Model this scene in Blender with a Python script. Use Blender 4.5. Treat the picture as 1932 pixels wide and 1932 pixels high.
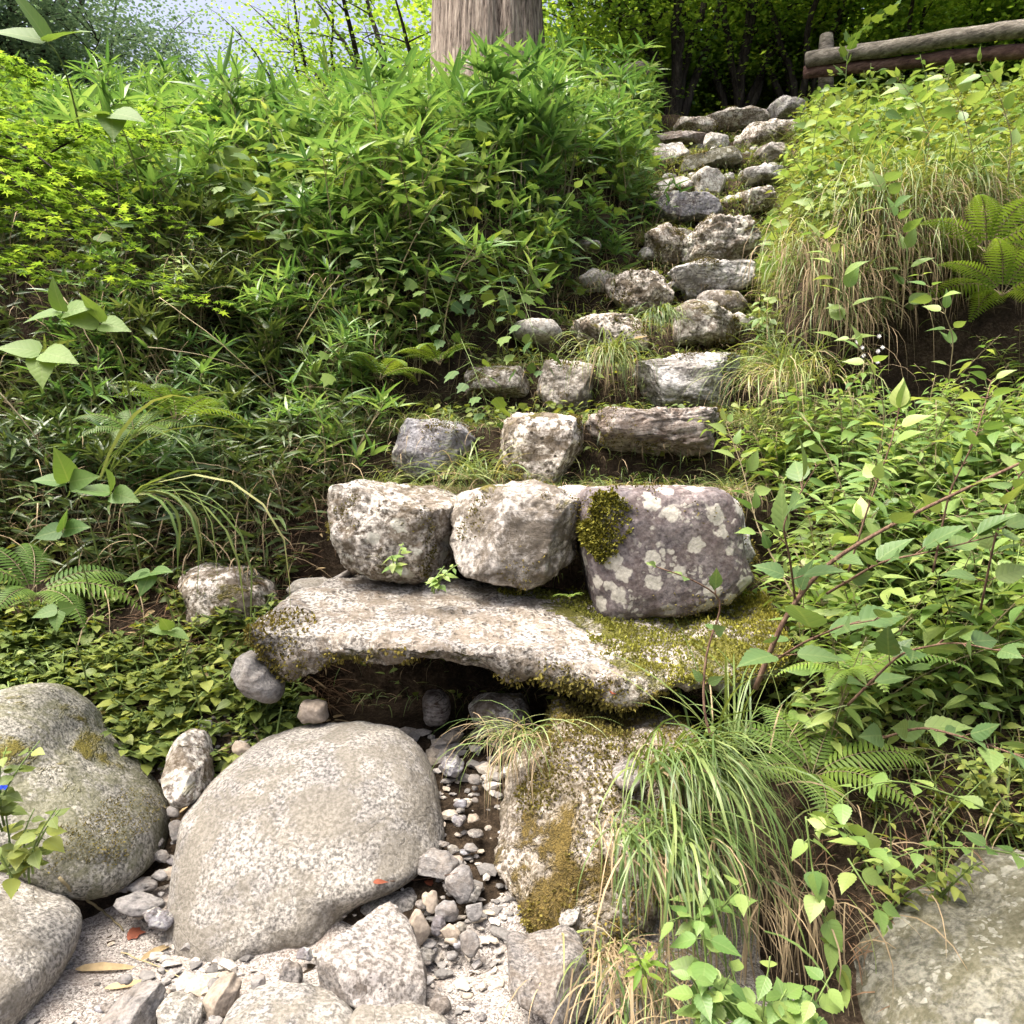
import bpy, bmesh, math, random
import numpy as np
R = math.radians
for o in list(bpy.data.objects): bpy.data.objects.remove(o)
SC = bpy.context.scene
COL = SC.collection
# ---------------------------------------------------------------- camera, sky, sun, exposure
CAMZ = 1.3; PITCH = R(2.0); FPX = 1516.0
cam_d = bpy.data.cameras.new('camera'); cam = bpy.data.objects.new('camera', cam_d); COL.objects.link(cam)
cam.location = (0, 0, CAMZ); cam.rotation_euler = (R(90) - PITCH, 0, 0)
cam_d.sensor_width = 36; cam_d.lens = FPX / 1932 * 36; cam_d.clip_start = .05; cam_d.clip_end = 500
SC.camera = cam
SUN_EL, SUN_AZ = R(67), R(-112)      # azimuth measured from +Y towards +X: the sun stands ahead, a little left
w = bpy.data.worlds.new('World'); SC.world = w; w.use_nodes = True
nt = w.node_tree; nt.nodes.clear()
sky = nt.nodes.new('ShaderNodeTexSky'); sky.sky_type = 'NISHITA'; sky.sun_disc = False
sky.sun_elevation = SUN_EL; sky.sun_rotation = SUN_AZ; sky.dust_density = 10.0; sky.air_density = .6; sky.ozone_density = 1.0
bg = nt.nodes.new('ShaderNodeBackground'); bg.inputs['Strength'].default_value = .15
wo = nt.nodes.new('ShaderNodeOutputWorld'); nt.links.new(sky.outputs[0], bg.inputs[0]); nt.links.new(bg.outputs[0], wo.inputs[0])
sd = bpy.data.lights.new('sun', 'SUN'); sd.energy = 2.3; sd.angle = R(42); sd.color = (1, .95, .87)
so = bpy.data.objects.new('sun', sd); COL.objects.link(so)
so.rotation_euler = (R(90) - SUN_EL, 0, math.pi - SUN_AZ) ; so.location = (0, 0, 20)
SC.view_settings.view_transform = 'Standard'; SC.view_settings.look = 'None'
SC.view_settings.exposure = 1.52; SC.view_settings.gamma = 1.0
SC.cycles.max_bounces = 6; SC.cycles.diffuse_bounces = 3; SC.cycles.glossy_bounces = 2; SC.cycles.transmission_bounces = 3
SC.render.resolution_x = 1024; SC.render.resolution_y = 1024

rs = np.random.RandomState(7)
CP, SP = math.cos(PITCH), math.sin(PITCH)
def P(px, py, Y):
    """world point seen at the photograph's pixel (1932 px frame) on the vertical plane Y"""
    a = (px - 966) / FPX; b = -(py - 966) / FPX
    dy = CP + b * SP; dz = -SP + b * CP
    return np.array([a * Y / dy, Y, CAMZ + dz * Y / dy])
def XW(px, Y): return (px - 966) / FPX * Y

# ---------------------------------------------------------------- numpy noise
def _h(ix, iy, iz):
    n = (ix * 73856093) ^ (iy * 19349663) ^ (iz * 83492791)
    n = (n ^ (n >> 13)) * 1274126177 & 0x7fffffff
    n = (n ^ (n >> 15)) * 668265263 & 0x7fffffff
    return (n & 0xffff) / 65535.0
def vnoise(p):
    i = np.floor(p).astype(np.int64); f = p - i; u = f * f * (3 - 2 * f)
    x, y, z = i[:, 0], i[:, 1], i[:, 2]; ux, uy, uz = u[:, 0], u[:, 1], u[:, 2]
    r = 0
    for a in (0, 1):
        for b in (0, 1):
            for c in (0, 1):
                r = r + _h(x + a, y + b, z + c) * (ux if a else 1 - ux) * (uy if b else 1 - uy) * (uz if c else 1 - uz)
    return r * 2 - 1
def fbm(p, o=4, g=.5):
    r = 0; a = 1; s = 0
    for k in range(o): r = r + a * vnoise(p * 2.03 ** k + k * 17.3); s += a; a *= g
    return r / s
def unit(v): return v / (np.linalg.norm(v, axis=-1, keepdims=True) + 1e-9)

# ---------------------------------------------------------------- object helpers
def tag(o, label=None, cat=None, group=None, kind=None):
    if label: o['label'] = label
    if cat: o['category'] = cat
    if group: o['group'] = group
    if kind: o['kind'] = kind
    return o
def empty(name, loc, rz=0):
    o = bpy.data.objects.new(name, None); COL.objects.link(o); o.location = loc; o.rotation_euler = (0, 0, rz)
    o.empty_display_size = .1
    return o
def copy_tree(o, parent=None, kids=None):
    c = o.copy(); COL.objects.link(c); c.parent = parent
    for ch in (kids or {}).get(o.name, []): copy_tree(ch, c, kids)
    return c
class MB:
    """collects vertices, faces, material slots and a per vertex vector (across, along, random)"""
    def __init__(s): s.v = []; s.f = []; s.a = []; s.m = []; s.n = 0
    def add(s, v, f, a=None, m=0):
        v = np.asarray(v, float); s.v.append(v)
        if a is None: a = np.zeros((len(v), 3))
        s.a.append(a)
        for ff in f:
            ff = np.asarray(ff) + s.n
            s.f.append(ff); s.m.append(np.full(len(ff), m))
        s.n += len(v)
    def build(s, name, mats, parent=None, origin=None, smooth=True):
        me = bpy.data.meshes.new(name)
        v = np.concatenate(s.v); 
        if origin is not None: v = v - np.asarray(origin)
        me.vertices.add(len(v)); me.vertices.foreach_set('co', v.astype(np.float32).ravel())
        sizes = np.concatenate([np.full(len(f), f.shape[1]) for f in s.f])
        idx = np.concatenate([f.ravel() for f in s.f])
        me.loops.add(len(idx)); me.loops.foreach_set('vertex_index', idx.astype(np.int32))
        me.polygons.add(len(sizes)); st = np.concatenate([[0], np.cumsum(sizes)[:-1]])
        me.polygons.foreach_set('loop_start', st.astype(np.int32))
        me.polygons.foreach_set('material_index', np.concatenate(s.m).astype(np.int32))
        me.polygons.foreach_set('use_smooth', np.full(len(sizes), smooth))
        at = me.attributes.new('leaf', 'FLOAT_VECTOR', 'POINT'); at.data.foreach_set('vector', np.concatenate(s.a).astype(np.float32).ravel())
        me.update(calc_edges=True); me.validate()
        for m in (mats if isinstance(mats, (list, tuple)) else [mats]): me.materials.append(m)
        o = bpy.data.objects.new(name, me); COL.objects.link(o)
        if parent is not None: o.parent = parent
        elif origin is not None: o.location = tuple(origin)
        return o

def tube(mb, pts, rad, sides=6, m=0, rnd=None, cap=True):
    pts = np.asarray(pts, float); n = len(pts)
    rad = np.interp(np.linspace(0, 1, n), np.linspace(0, 1, len(rad)), rad) if len(rad) != n else np.asarray(rad, float)
    t = unit(np.gradient(pts, axis=0)); up = np.array([0, 0, 1.0])
    if abs(t[0][2]) > .9: up = np.array([1.0, 0, 0])
    s = unit(np.cross(t, up)); u = np.cross(s, t)
    a = np.linspace(0, 2 * math.pi, sides, endpoint=False)
    v = pts[:, None] + rad[:, None, None] * (np.cos(a)[None, :, None] * s[:, None] + np.sin(a)[None, :, None] * u[:, None])
    i = np.arange(n - 1)[:, None] * sides; j = np.arange(sides)[None]; k = (j + 1) % sides
    q = np.stack([i + j, i + k, i + sides + k, i + sides + j], -1).reshape(-1, 4)
    v = v.reshape(-1, 3); fs = [q]
    if cap:
        v = np.concatenate([v, pts[:1], pts[-1:]]); c0, c1 = n * sides, n * sides + 1
        j = np.arange(sides); k = (j + 1) % sides
        fs.append(np.stack([np.full(sides, c0), k, j], -1)); fs.append(np.stack([np.full(sides, c1), (n - 1) * sides + j, (n - 1) * sides + k], -1))
    at = np.zeros((len(v), 3)); at[:, 2] = rs.rand() if rnd is None else rnd
    at[:n * sides, 1] = np.repeat(np.linspace(0, 1, n), sides)
    mb.add(v, fs, at, m)

# leaf templates: across x, along y, lift z
def strip(ts, ws, fold=.25, curve=.2, serr=0):
    v = []; f = []
    for i, (t, h) in enumerate(zip(ts, ws)):
        z = -curve * t * t
        v += [(-h, t, z + fold * h), (0, t, z), (h, t, z + fold * h)]
    for i in range(len(ts) - 1):
        a = 3 * i; f += [(a, a + 1, a + 4, a + 3), (a + 1, a + 2, a + 5, a + 4)]
    v = np.array(v, float); return v, [np.array(f)]
LANCE = strip([0, .12, .38, .7, 1], [.2, .8, 1, .62, 0], .35, .22)
OVATE = strip([0, .1, .3, .55, .8, 1], [.25, .8, 1, .85, .38, 0], .2, .18)
HEART = strip([-.08, .03, .25, .55, .8, 1], [.55, .95, 1, .72, .3, 0], .15, .2)
def serrate():
    ts = np.linspace(0, 1, 17); w_ = np.interp(ts, [0, .1, .28, .5, .75, .92, 1], [.2, .72, 1, .82, .38, .09, 0])
    w_[1::2] *= 1.0; w_[2::2] *= .88; w_[-1] = 0
    return strip(ts, w_, .18, .16)
SERR = serrate()
ACUM = strip([0, .1, .28, .5, .7, .86, 1], [.2, .72, 1, .82, .45, .14, 0], .2, .22)
QUAD = (np.array([(0, 0, 0), (1, .45, .0), (0, 1, -.1), (-1, .45, .0)], float), [np.array([(0, 1, 2, 3)])])
def lobed(n=5, deep=.55):
    v = [(0, .35, 0)]; tot = 2 * n; rim = []
    for i in range(tot + 1):
        a = -2.35 + 4.7 * i / tot
        r = (.62 if abs(a) < .7 else .52) if i % 2 else .62 * (1 - deep)
        r *= 1.15 if i == n else 1
        rim.append((r * math.sin(a), .38 + r * math.cos(a), -.06 * r * (i % 2)))
    v += rim; f = [(0, i + 1, i + 2) for i in range(tot)]
    v.append((0, 0.05, 0)); f += [(0, tot + 1, tot + 2), (0, tot + 2, 1)]
    v = np.array(v, float); v[:, 0] *= 1.9; return v, [np.array(f)]
LOBE = lobed(5, .35); MAPLE = lobed(5, .68)

def leaves(mb, tmpl, B, D, N, L, W, m=0, rnd=None):
    B = np.asarray(B, float); k = len(B)
    if k == 0: return
    D = unit(np.asarray(D, float)); N = np.asarray(N, float); N = unit(N - (N * D).sum(-1, keepdims=True) * D); S = np.cross(D, N)
    L = np.broadcast_to(L, (k,)).astype(float); W = np.broadcast_to(W, (k,)).astype(float)
    tv, tf = tmpl; n = len(tv)
    strip_t = any(tmpl is q for q in (LANCE, OVATE, HEART, SERR, ACUM))
    mid = np.repeat(tv[1::3, 2], 3) if strip_t else tv[:, 2] * .5   # fold scales with width, curve with length
    fz = tv[:, 2] - mid
    v = B[:, None] + (L[:, None] * tv[None, :, 1])[..., None] * D[:, None] + (W[:, None] * tv[None, :, 0])[..., None] * S[:, None] \
        + (L[:, None] * mid[None] + W[:, None] * fz[None])[..., None] * N[:, None]
    at = np.zeros((k, n, 3)); at[..., 0] = tv[None, :, 0]; at[..., 1] = tv[None, :, 1]
    at[..., 2] = (rs.rand(k) if rnd is None else np.broadcast_to(rnd, (k,)))[:, None]
    off = (np.arange(k) * n)[:, None, None]
    mb.add(v.reshape(-1, 3), [(f[None] + off).reshape(-1, f.shape[1]) for f in tf], at.reshape(-1, 3), m)

def blades(mb, B, D, L, W, droop, seg=6, m=0, rnd=None, kink=0.0, face=None):
    """grass blades from B along D that bow over under their weight"""
    B = np.asarray(B, float); k = len(B); D = unit(np.asarray(D, float))
    L = np.broadcast_to(L, (k,)).astype(float); W = np.broadcast_to(W, (k,)).astype(float); droop = np.broadcast_to(droop, (k,)).astype(float)
    t = np.linspace(0, 1, seg + 1)
    ang0 = np.arctan2(D[:, 2], np.hypot(D[:, 0], D[:, 1])); hz = unit(np.stack([D[:, 0], D[:, 1], np.zeros(k)], -1) + 1e-6)
    tt = (t[1:] + t[:-1]) / 2
    ang = ang0[:, None] - droop[:, None] * tt[None] ** 1.2
    ang = np.maximum(ang, -1.52)
    ds = L[:, None] / seg
    rr = np.concatenate([np.zeros((k, 1)), np.cumsum(np.cos(ang) * ds, 1)], 1); zz = np.concatenate([np.zeros((k, 1)), np.cumsum(np.sin(ang) * ds, 1)], 1)
    p = B[:, None] + rr[..., None] * hz[:, None]; p[..., 2] += zz
    side = np.cross(hz, [0, 0, 1.0]); tw = rs.uniform(-.6, .6, k)
    side = unit(side * np.cos(tw)[:, None] + np.array([0, 0, 1.0]) * np.sin(tw)[:, None])
    if kink: p += side[:, None] * (kink * L[:, None] * (t[None] ** 2) * rs.uniform(-1, 1, k)[:, None])[..., None]
    wd = W[:, None] * np.interp(t, [0, .3, .75, 1], [.7, 1, .7, .04])[None]
    a = p - side[:, None] * wd[..., None]; b = p + side[:, None] * wd[..., None]
    v = np.stack([a, b], 2).reshape(k, -1, 3); n = 2 * (seg + 1)
    i = np.arange(seg) * 2; q = np.stack([i, i + 1, i + 3, i + 2], -1)
    at = np.zeros((k, n, 3)); at[..., 0] = np.tile([-1, 1], seg + 1)[None]; at[..., 1] = np.repeat(t, 2)[None]
    at[..., 2] = (rs.rand(k) if rnd is None else np.broadcast_to(rnd, (k,)))[:, None]
    mb.add(v.reshape(-1, 3), [(q[None] + (np.arange(k) * n)[:, None, None]).reshape(-1, 4)], at.reshape(-1, 3), m)

# ---------------------------------------------------------------- materials
class NT:
    def __init__(s, name):
        s.mat = bpy.data.materials.new(name); s.mat.use_nodes = True; s.t = s.mat.node_tree; s.t.nodes.clear()
        s.out = s.t.nodes.new('ShaderNodeOutputMaterial')
    def n(s, typ, ins=None, **kw):
        x = s.t.nodes.new('ShaderNode' + typ)
        for k, v in kw.items(): setattr(x, k, v)
        for k, v in (ins or {}).items():
            if isinstance(v, bpy.types.NodeSocket): s.t.links.new(v, x.inputs[k])
            else: x.inputs[k].default_value = v
        return x
    def noise(s, co, scale, detail=3, rough=.55, dist=0): return s.n('TexNoise', {'Vector': co, 'Scale': scale, 'Detail': detail, 'Roughness': rough, 'Distortion': dist}).outputs['Fac']
    def ramp(s, fac, stops, interp='LINEAR'):
        r = s.n('ValToRGB', {'Fac': fac}); e = r.color_ramp; e.interpolation = interp
        while len(e.elements) < len(stops): e.elements.new(.5)
        for el, (p, c) in zip(e.elements, stops):
            el.position = p; el.color = (c, c, c, 1) if isinstance(c, (int, float)) else (*c, 1)
        return r.outputs['Color']
    def mix(s, f, a, b, bt='MIX'):
        x = s.n('Mix', data_type='RGBA', blend_type=bt)
        for k, v in ((0, f), (6, a), (7, b)):
            if isinstance(v, bpy.types.NodeSocket): s.t.links.new(v, x.inputs[k])
            else: x.inputs[k].default_value = v if k == 0 else ((v, v, v, 1) if isinstance(v, (int, float)) else (*v, 1))
        return x.outputs[2]
    def math(s, op, a, b=0.5, clamp=False):
        x = s.n('Math', operation=op, use_clamp=clamp)
        for k, v in ((0, a), (1, b)):
            if isinstance(v, bpy.types.NodeSocket): s.t.links.new(v, x.inputs[k])
            else: x.inputs[k].default_value = v
        return x.outputs[0]
    def done(s, shader): s.t.links.new(shader, s.out.inputs['Surface']); return s.mat

def leafmat(name, stops, transl=.4, rough=.42, spec=.5, vein=0.0, spots=0.0, tcol=(1.3, 1.15, .55)):
    m = NT(name); at = m.n('Attribute', attribute_name='leaf'); sp = m.n('SeparateXYZ', {0: at.outputs['Vector']})
    oi = m.n('ObjectInfo'); r = m.math('FRACT', m.math('ADD', m.math('MULTIPLY', oi.outputs['Random'], .35), m.math('MULTIPLY', sp.outputs[2], .75)))
    col = m.ramp(r, stops)
    geo = m.n('NewGeometry')
    nn = m.noise(geo.outputs['Position'], 1.3, 2)
    col = m.mix(1, col, m.ramp(nn, [(.3, (.72, .8, .75)), (.7, (1.3, 1.2, 1.05))]), 'MULTIPLY')
    bump = None
    ax = m.math('ABSOLUTE', sp.outputs[0])
    mid = m.ramp(ax, [(0, 1), (.1, 0)])
    col = m.mix(m.math('MULTIPLY', mid, .35), col, (.25, .32, .12))
    if vein:
        # side veins: run obliquely from the midrib
        ph = m.math('SUBTRACT', sp.outputs[1], m.math('MULTIPLY', ax, .28))
        wv = m.math('ABSOLUTE', m.math('SINE', m.math('MULTIPLY', ph, 20.0)))
        vm = m.ramp(wv, [(0, 1), (.28, 0)])
        col = m.mix(m.math('MULTIPLY', vm, .28 * vein), col, (.03, .07, .02))
        bump = m.n('Bump', {'Height': m.math('ADD', wv, m.math('MULTIPLY', mid, -.8)), 'Strength': .4 * vein, 'Distance': .0012}).outputs[0]
    if spots:
        s_ = m.ramp(m.noise(geo.outputs['Position'], 45, 3), [(.6, 0), (.7, 1)])
        col = m.mix(m.math('MULTIPLY', s_, spots), col, (.3, .2, .05))
    b = m.n('BsdfPrincipled', {'Base Color': col, 'Roughness': rough, 'Specular IOR Level': spec})
    if bump is not None: m.t.links.new(bump, b.inputs['Normal'])
    tr = m.n('BsdfTranslucent', {'Color': m.mix(1, col, tcol, 'MULTIPLY')})
    mx = m.n('MixShader', {0: transl, 1: b.outputs[0], 2: tr.outputs[0]})
    return m.done(mx.outputs[0])

def rockmat(name, dark, light, grain=110, contrast=(.38, .62), lichen=0.0, moss=0.0, stain=0.35, staincol=(.10, .075, .05), strata=0.0, bump=.6,
            lichcol=(.55, .55, .47), lscale=9, mosscol=((.055, .05, .012), (.2, .17, .035)), veins=0.0, pits=0.0, mossup=.5):
    m = NT(name); tc = m.n('TexCoord'); co = tc.outputs['Object']; oi = m.n('ObjectInfo')
    off = m.n('VectorMath', {0: co, 1: m.n('CombineXYZ', {0: m.math('MULTIPLY', oi.outputs['Random'], 37.0), 1: m.math('MULTIPLY', oi.outputs['Random'], 11.0)}).outputs[0]}, operation='ADD').outputs[0]
    g = m.noise(off, grain, 4, .65)
    big = m.noise(off, 5, 5, .6)
    col = m.ramp(g, [(contrast[0], dark), (contrast[1], light)])
    col = m.mix(1, col, m.ramp(big, [(.3, (.66, .66, .68)), (.7, (1.2, 1.18, 1.12))]), 'MULTIPLY')
    h = m.math('ADD', m.math('MULTIPLY', g, .35), m.math('MULTIPLY', m.noise(off, 22, 6, .65), 1.0))
    if strata:
        mp = m.n('Mapping', {'Vector': off, 'Scale': (3.5, 3.5, 15.0), 'Rotation': (.12, .22, 0)})
        st = m.noise(mp.outputs[0], 1.5, 7, .68, 1.6)
        col = m.mix(m.math('MULTIPLY', m.ramp(st, [(.42, 0), (.52, 1), (.62, 0)]), .8 * strata), col, tuple(min(1, c * 1.4) for c in light))
        col = m.mix(m.math('MULTIPLY', m.ramp(st, [(.55, 0), (.66, 1)]), .55 * strata), col, tuple(c * .5 for c in dark))
        h = m.math('ADD', h, m.math('MULTIPLY', st, 1.6 * strata))
    if stain:
        s1 = m.ramp(m.noise(off, 7.5, 8, .74, .5), [(.46, 0), (.55, 1)])
        col = m.mix(m.math('MULTIPLY', s1, stain), col, staincol)
    if pits:
        v = m.n('TexVoronoi', {'Vector': off, 'Scale': 34.0, 'Randomness': 1.0})
        pm = m.math('MULTIPLY', m.ramp(v.outputs['Distance'], [(.22, 1), (.36, 0)]), m.ramp(m.noise(off, 12, 3), [(.45, 0), (.6, 1)]))
        col = m.mix(m.math('MULTIPLY', pm, pits), col, (.035, .03, .025)); h = m.math('SUBTRACT', h, m.math('MULTIPLY', pm, 1.0 * pits))
    if veins:
        vn = m.noise(off, 3.2, 3, .5, 1.8); vm = m.ramp(m.math('ABSOLUTE', m.math('SUBTRACT', vn, .5)), [(0, 1), (.02, 0)])
        col = m.mix(m.math('MULTIPLY', vm, veins), col, (.035, .03, .028)); h = m.math('SUBTRACT', h, m.math('MULTIPLY', vm, veins))
    if lichen:
        wob = m.n('VectorMath', {0: off, 1: m.n('VectorMath', {0: m.n('TexNoise', {'Vector': off, 'Scale': 30.0}).outputs['Color'], 'Scale': .05}, operation='SCALE').outputs[0]}, operation='ADD').outputs[0]
        v = m.n('TexVoronoi', {'Vector': wob, 'Scale': float(lscale), 'Randomness': 1.0})
        lm = m.math('MULTIPLY', m.ramp(v.outputs['Distance'], [(.34, 1), (.40, 0)]), m.ramp(m.noise(off, 4.5, 3), [(.5 - .25 * lichen, 0), (.62 - .25 * lichen, 1)]))
        v2 = m.n('TexVoronoi', {'Vector': wob, 'Scale': lscale * 3.3, 'Randomness': 1.0})
        lm2 = m.math('MULTIPLY', m.ramp(v2.outputs['Distance'], [(.3, 1), (.38, 0)]), m.ramp(m.noise(off, 8, 3), [(.5, 0), (.6, 1)]))
        lm = m.math('MAXIMUM', lm, m.math('MULTIPLY', lm2, .8))
        lc = m.mix(1, lichcol, m.ramp(m.noise(off, 90, 3), [(.3, .75), (.7, 1.12)]), 'MULTIPLY')
        col = m.mix(m.math('MULTIPLY', lm, min(1, .6 + lichen * .4)), col, lc)
    if moss:
        geo = m.n('NewGeometry'); nz = m.n('SeparateXYZ', {0: geo.outputs['Normal']}).outputs[2]
        mn = m.math('ADD', m.noise(off, 4.2, 6, .7, .4), m.math('MULTIPLY', nz, .12 * mossup))
        mm = m.ramp(mn, [(.64 - .22 * moss, 0), (.72 - .22 * moss, 1)])
        mt = m.noise(off, 150, 3, .7)
        mc = m.ramp(m.math('ADD', m.math('MULTIPLY', mt, .7), m.math('MULTIPLY', m.noise(off, 11, 2), .3)), [(.35, mosscol[0]), (.65, mosscol[1])])
        col = m.mix(mm, col, mc); h = m.math('ADD', h, m.math('MULTIPLY', mm, m.math('ADD', m.math('MULTIPLY', mt, 1.4), .6)))
    bp = m.n('Bump', {'Height': h, 'Strength': bump, 'Distance': .012})
    b = m.n('BsdfPrincipled', {'Base Color': col, 'Roughness': .88, 'Specular IOR Level': .25, 'Normal': bp.outputs[0]})
    return m.done(b.outputs[0])

M = {}
M['granite'] = rockmat('granite', (.11, .105, .095), (.37, .355, .325), 100, (.39, .60), stain=.65, staincol=(.15, .135, .105), bump=.8, veins=.1)
M['granite_moss'] = rockmat('granite_moss', (.09, .088, .072), (.37, .36, .315), 100, (.39, .60), stain=.65, staincol=(.12, .12, .065), bump=.8, moss=.22)
M['granite_grey'] = rockmat('granite_grey', (.07, .07, .055), (.19, .185, .15), 70, (.38, .62), stain=.6, staincol=(.075, .07, .035), bump=.8, lichen=.22, lscale=14, lichcol=(.33, .33, .28))
M['grey_block'] = rockmat('grey_block', (.07, .066, .064), (.26, .245, .23), 100, (.38, .62), stain=.45, bump=.8)
M['granite_top'] = rockmat('granite_top', (.12, .11, .10), (.38, .36, .335), 85, (.40, .585), stain=.2, bump=.5)
M['slate'] = rockmat('slate', (.08, .078, .076), (.26, .25, .24), 75, (.34, .66), stain=.4, strata=.3, bump=.8, staincol=(.16, .13, .1))
M['tan'] = rockmat('tan', (.2, .165, .13), (.38, .33, .27), 60, (.3, .7), stain=.15, bump=.35)
M['slab'] = rockmat('slab', (.11, .10, .09), (.46, .44, .405), 75, (.41, .57), stain=.75, staincol=(.16, .13, .095), bump=1.3, pits=.5, moss=.3, mosscol=((.05, .045, .012), (.19, .17, .035)), mossup=-.9)
M['slab_moss'] = rockmat('slab_moss', (.15, .13, .1), (.5, .47, .42), 60, (.40, .56), stain=.4, bump=1.2, moss=.5, mosscol=((.055, .055, .012), (.24, .235, .045)), mossup=.6)
M['buttress'] = rockmat('buttress', (.12, .10, .075), (.50, .46, .40), 75, (.42, .62), stain=.6, staincol=(.09, .07, .035), bump=1.0, moss=.5, mosscol=((.045, .035, .012), (.21, .15, .04)), mossup=.2)
M['step_white'] = rockmat('step_white', (.14, .12, .09), (.72, .67, .60), 50, (.38, .56), stain=.85, staincol=(.085, .062, .035), bump=.9, pits=.8, moss=.2)
M['step_brown'] = rockmat('step_brown', (.06, .048, .036), (.58, .55, .50), 50, (.42, .60), stain=.75, staincol=(.10, .075, .045), bump=1.0, lichen=.25, moss=.12, strata=.25, lscale=12)
M['step_grey'] = rockmat('step_grey', (.07, .068, .068), (.58, .57, .55), 55, (.40, .62), stain=.7, staincol=(.08, .068, .055), bump=.9, strata=.7, lichen=.15, lscale=14)
M['step_round'] = rockmat('step_round', (.09, .08, .066), (.50, .47, .43), 45, (.38, .62), stain=.85, staincol=(.10, .082, .06), bump=.8, strata=.3, moss=.08)
M['step_lichen'] = rockmat('step_lichen', (.075, .065, .07), (.23, .205, .205), 60, (.34, .66), stain=.4, staincol=(.09, .06, .05), bump=.5, lichen=.8, lscale=11, lichcol=(.46, .44, .38))
M['step_dark'] = rockmat('step_dark', (.04, .038, .042), (.30, .30, .32), 60, (.36, .66), stain=.5, staincol=(.07, .05, .04), bump=.9, lichen=.25, strata=.35, lscale=16)
M['step_pale'] = rockmat('step_pale', (.2, .19, .17), (.55, .53, .49), 70, (.38, .6), stain=.35, bump=.6, lichen=.5, lscale=18, lichcol=(.6, .6, .55))
M['strata_dark'] = rockmat('strata_dark', (.045, .036, .03), (.34, .31, .28), 55, (.38, .66), stain=.6, staincol=(.085, .055, .035), bump=1.0, strata=.8, moss=.15)

def soilmat():
    m = NT('soil'); co = m.n('NewGeometry').outputs['Position']
    a = m.noise(co, 9, 6, .7); b = m.noise(co, 70, 4, .7)
    col = m.ramp(m.math('ADD', m.math('MULTIPLY', a, .5), m.math('MULTIPLY', b, .5)), [(.36, (.012, .009, .006)), (.5, (.035, .025, .016)), (.66, (.10, .075, .05))])
    h = m.math('ADD', a, b)
    bp = m.n('Bump', {'Height': h, 'Strength': .9, 'Distance': .02})
    return m.done(m.n('BsdfPrincipled', {'Base Color': col, 'Roughness': .95, 'Specular IOR Level': .1, 'Normal': bp.outputs[0]}).outputs[0])
M['soil'] = soilmat()
def sandmat():
    m = NT('sand'); co = m.n('NewGeometry').outputs['Position']
    v = m.n('TexVoronoi', {'Vector': co, 'Scale': 210.0, 'Randomness': 1.0})
    cr = m.n('SeparateColor', {0: v.outputs['Color']}).outputs[0]
    col = m.ramp(cr, [(0, (.10, .085, .075)), (.25, (.16, .145, .13)), (.5, (.26, .24, .215)), (1, (.40, .37, .335))])
    dirt = m.ramp(m.noise(co, 6, 4, .6), [(.5, 0), (.68, 1)])
    col = m.mix(m.math('MULTIPLY', dirt, .5), col, (.28, .23, .19))
    h = m.math('ADD', m.math('MULTIPLY', m.math('SUBTRACT', 1, v.outputs['Distance']), .6), m.noise(co, 40, 4, .7))
    bp = m.n('Bump', {'Height': h, 'Strength': .7, 'Distance': .006})
    return m.done(m.n('BsdfPrincipled', {'Base Color': col, 'Roughness': .9, 'Specular IOR Level': .2, 'Normal': bp.outputs[0]}).outputs[0])
M['sand'] = sandmat()
def barkmat(name, c0, c1, c2, sx=9, sz=1.1, bump=1.0, dist=.03):
    m = NT(name); tc = m.n('TexCoord'); mp = m.n('Mapping', {'Vector': tc.outputs['Object'], 'Scale': (sx, sx, sz)})
    a = m.noise(mp.outputs[0], 1.6, 7, .68, .5); b = m.noise(mp.outputs[0], 6, 5, .7)
    mm = m.math('ADD', m.math('MULTIPLY', a, .65), m.math('MULTIPLY', b, .35))
    col = m.ramp(mm, [(.40, c0), (.5, c1), (.62, c2)])
    bp = m.n('Bump', {'Height': mm, 'Strength': bump, 'Distance': dist})
    return m.done(m.n('BsdfPrincipled', {'Base Color': col, 'Roughness': .92, 'Specular IOR Level': .15, 'Normal': bp.outputs[0]}).outputs[0])
M['bark'] = barkmat('bark', (.035, .026, .02), (.24, .195, .16), (.46, .40, .33), 22, 1.5, 1.0, .03)
M['kudzu'] = leafmat('kudzu_leaf', [(0, (.06, .13, .04)), (.5, (.11, .20, .055)), (1, (.18, .28, .07))], .4, .55, .3, vein=.6)
M['darkbark'] = barkmat('darkbark', (.015, .012, .01), (.035, .03, .024), (.08, .07, .055), 12, 2)
M['twig'] = barkmat('twig', (.06, .035, .025), (.13, .08, .055), (.22, .15, .10), 60, 12, .5, .003)
M['log'] = barkmat('log', (.06, .055, .045), (.15, .135, .11), (.28, .26, .22), 4, 14, .7)
M['redlog'] = barkmat('redlog', (.05, .03, .028), (.11, .065, .055), (.18, .12, .10), 4, 14, .6)
def flat(name, c, rough=.7, transl=0):
    m = NT(name); geo = m.n('NewGeometry'); at = m.n('Attribute', attribute_name='leaf'); r = m.n('SeparateXYZ', {0: at.outputs['Vector']}).outputs[2]
    f = m.math('ADD', m.math('MULTIPLY', m.noise(geo.outputs['Position'], 60, 3), .5), m.math('MULTIPLY', r, .5))
    col = m.mix(1, c, m.ramp(f, [(.25, .6), (.75, 1.35)]), 'MULTIPLY')
    b = m.n('BsdfPrincipled', {'Base Color': col, 'Roughness': rough, 'Specular IOR Level': .25})
    if transl:
        t = m.n('BsdfTranslucent', {'Color': col}); b = m.n('MixShader', {0: transl, 1: b.outputs[0], 2: t.outputs[0]})
    return m.done(b.outputs[0])
M['dry'] = flat('dry_leaf', (.48, .36, .19), .7, .25)
M['drygrass'] = flat('dry_grass', (.30, .23, .135), .75, .2)
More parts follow.
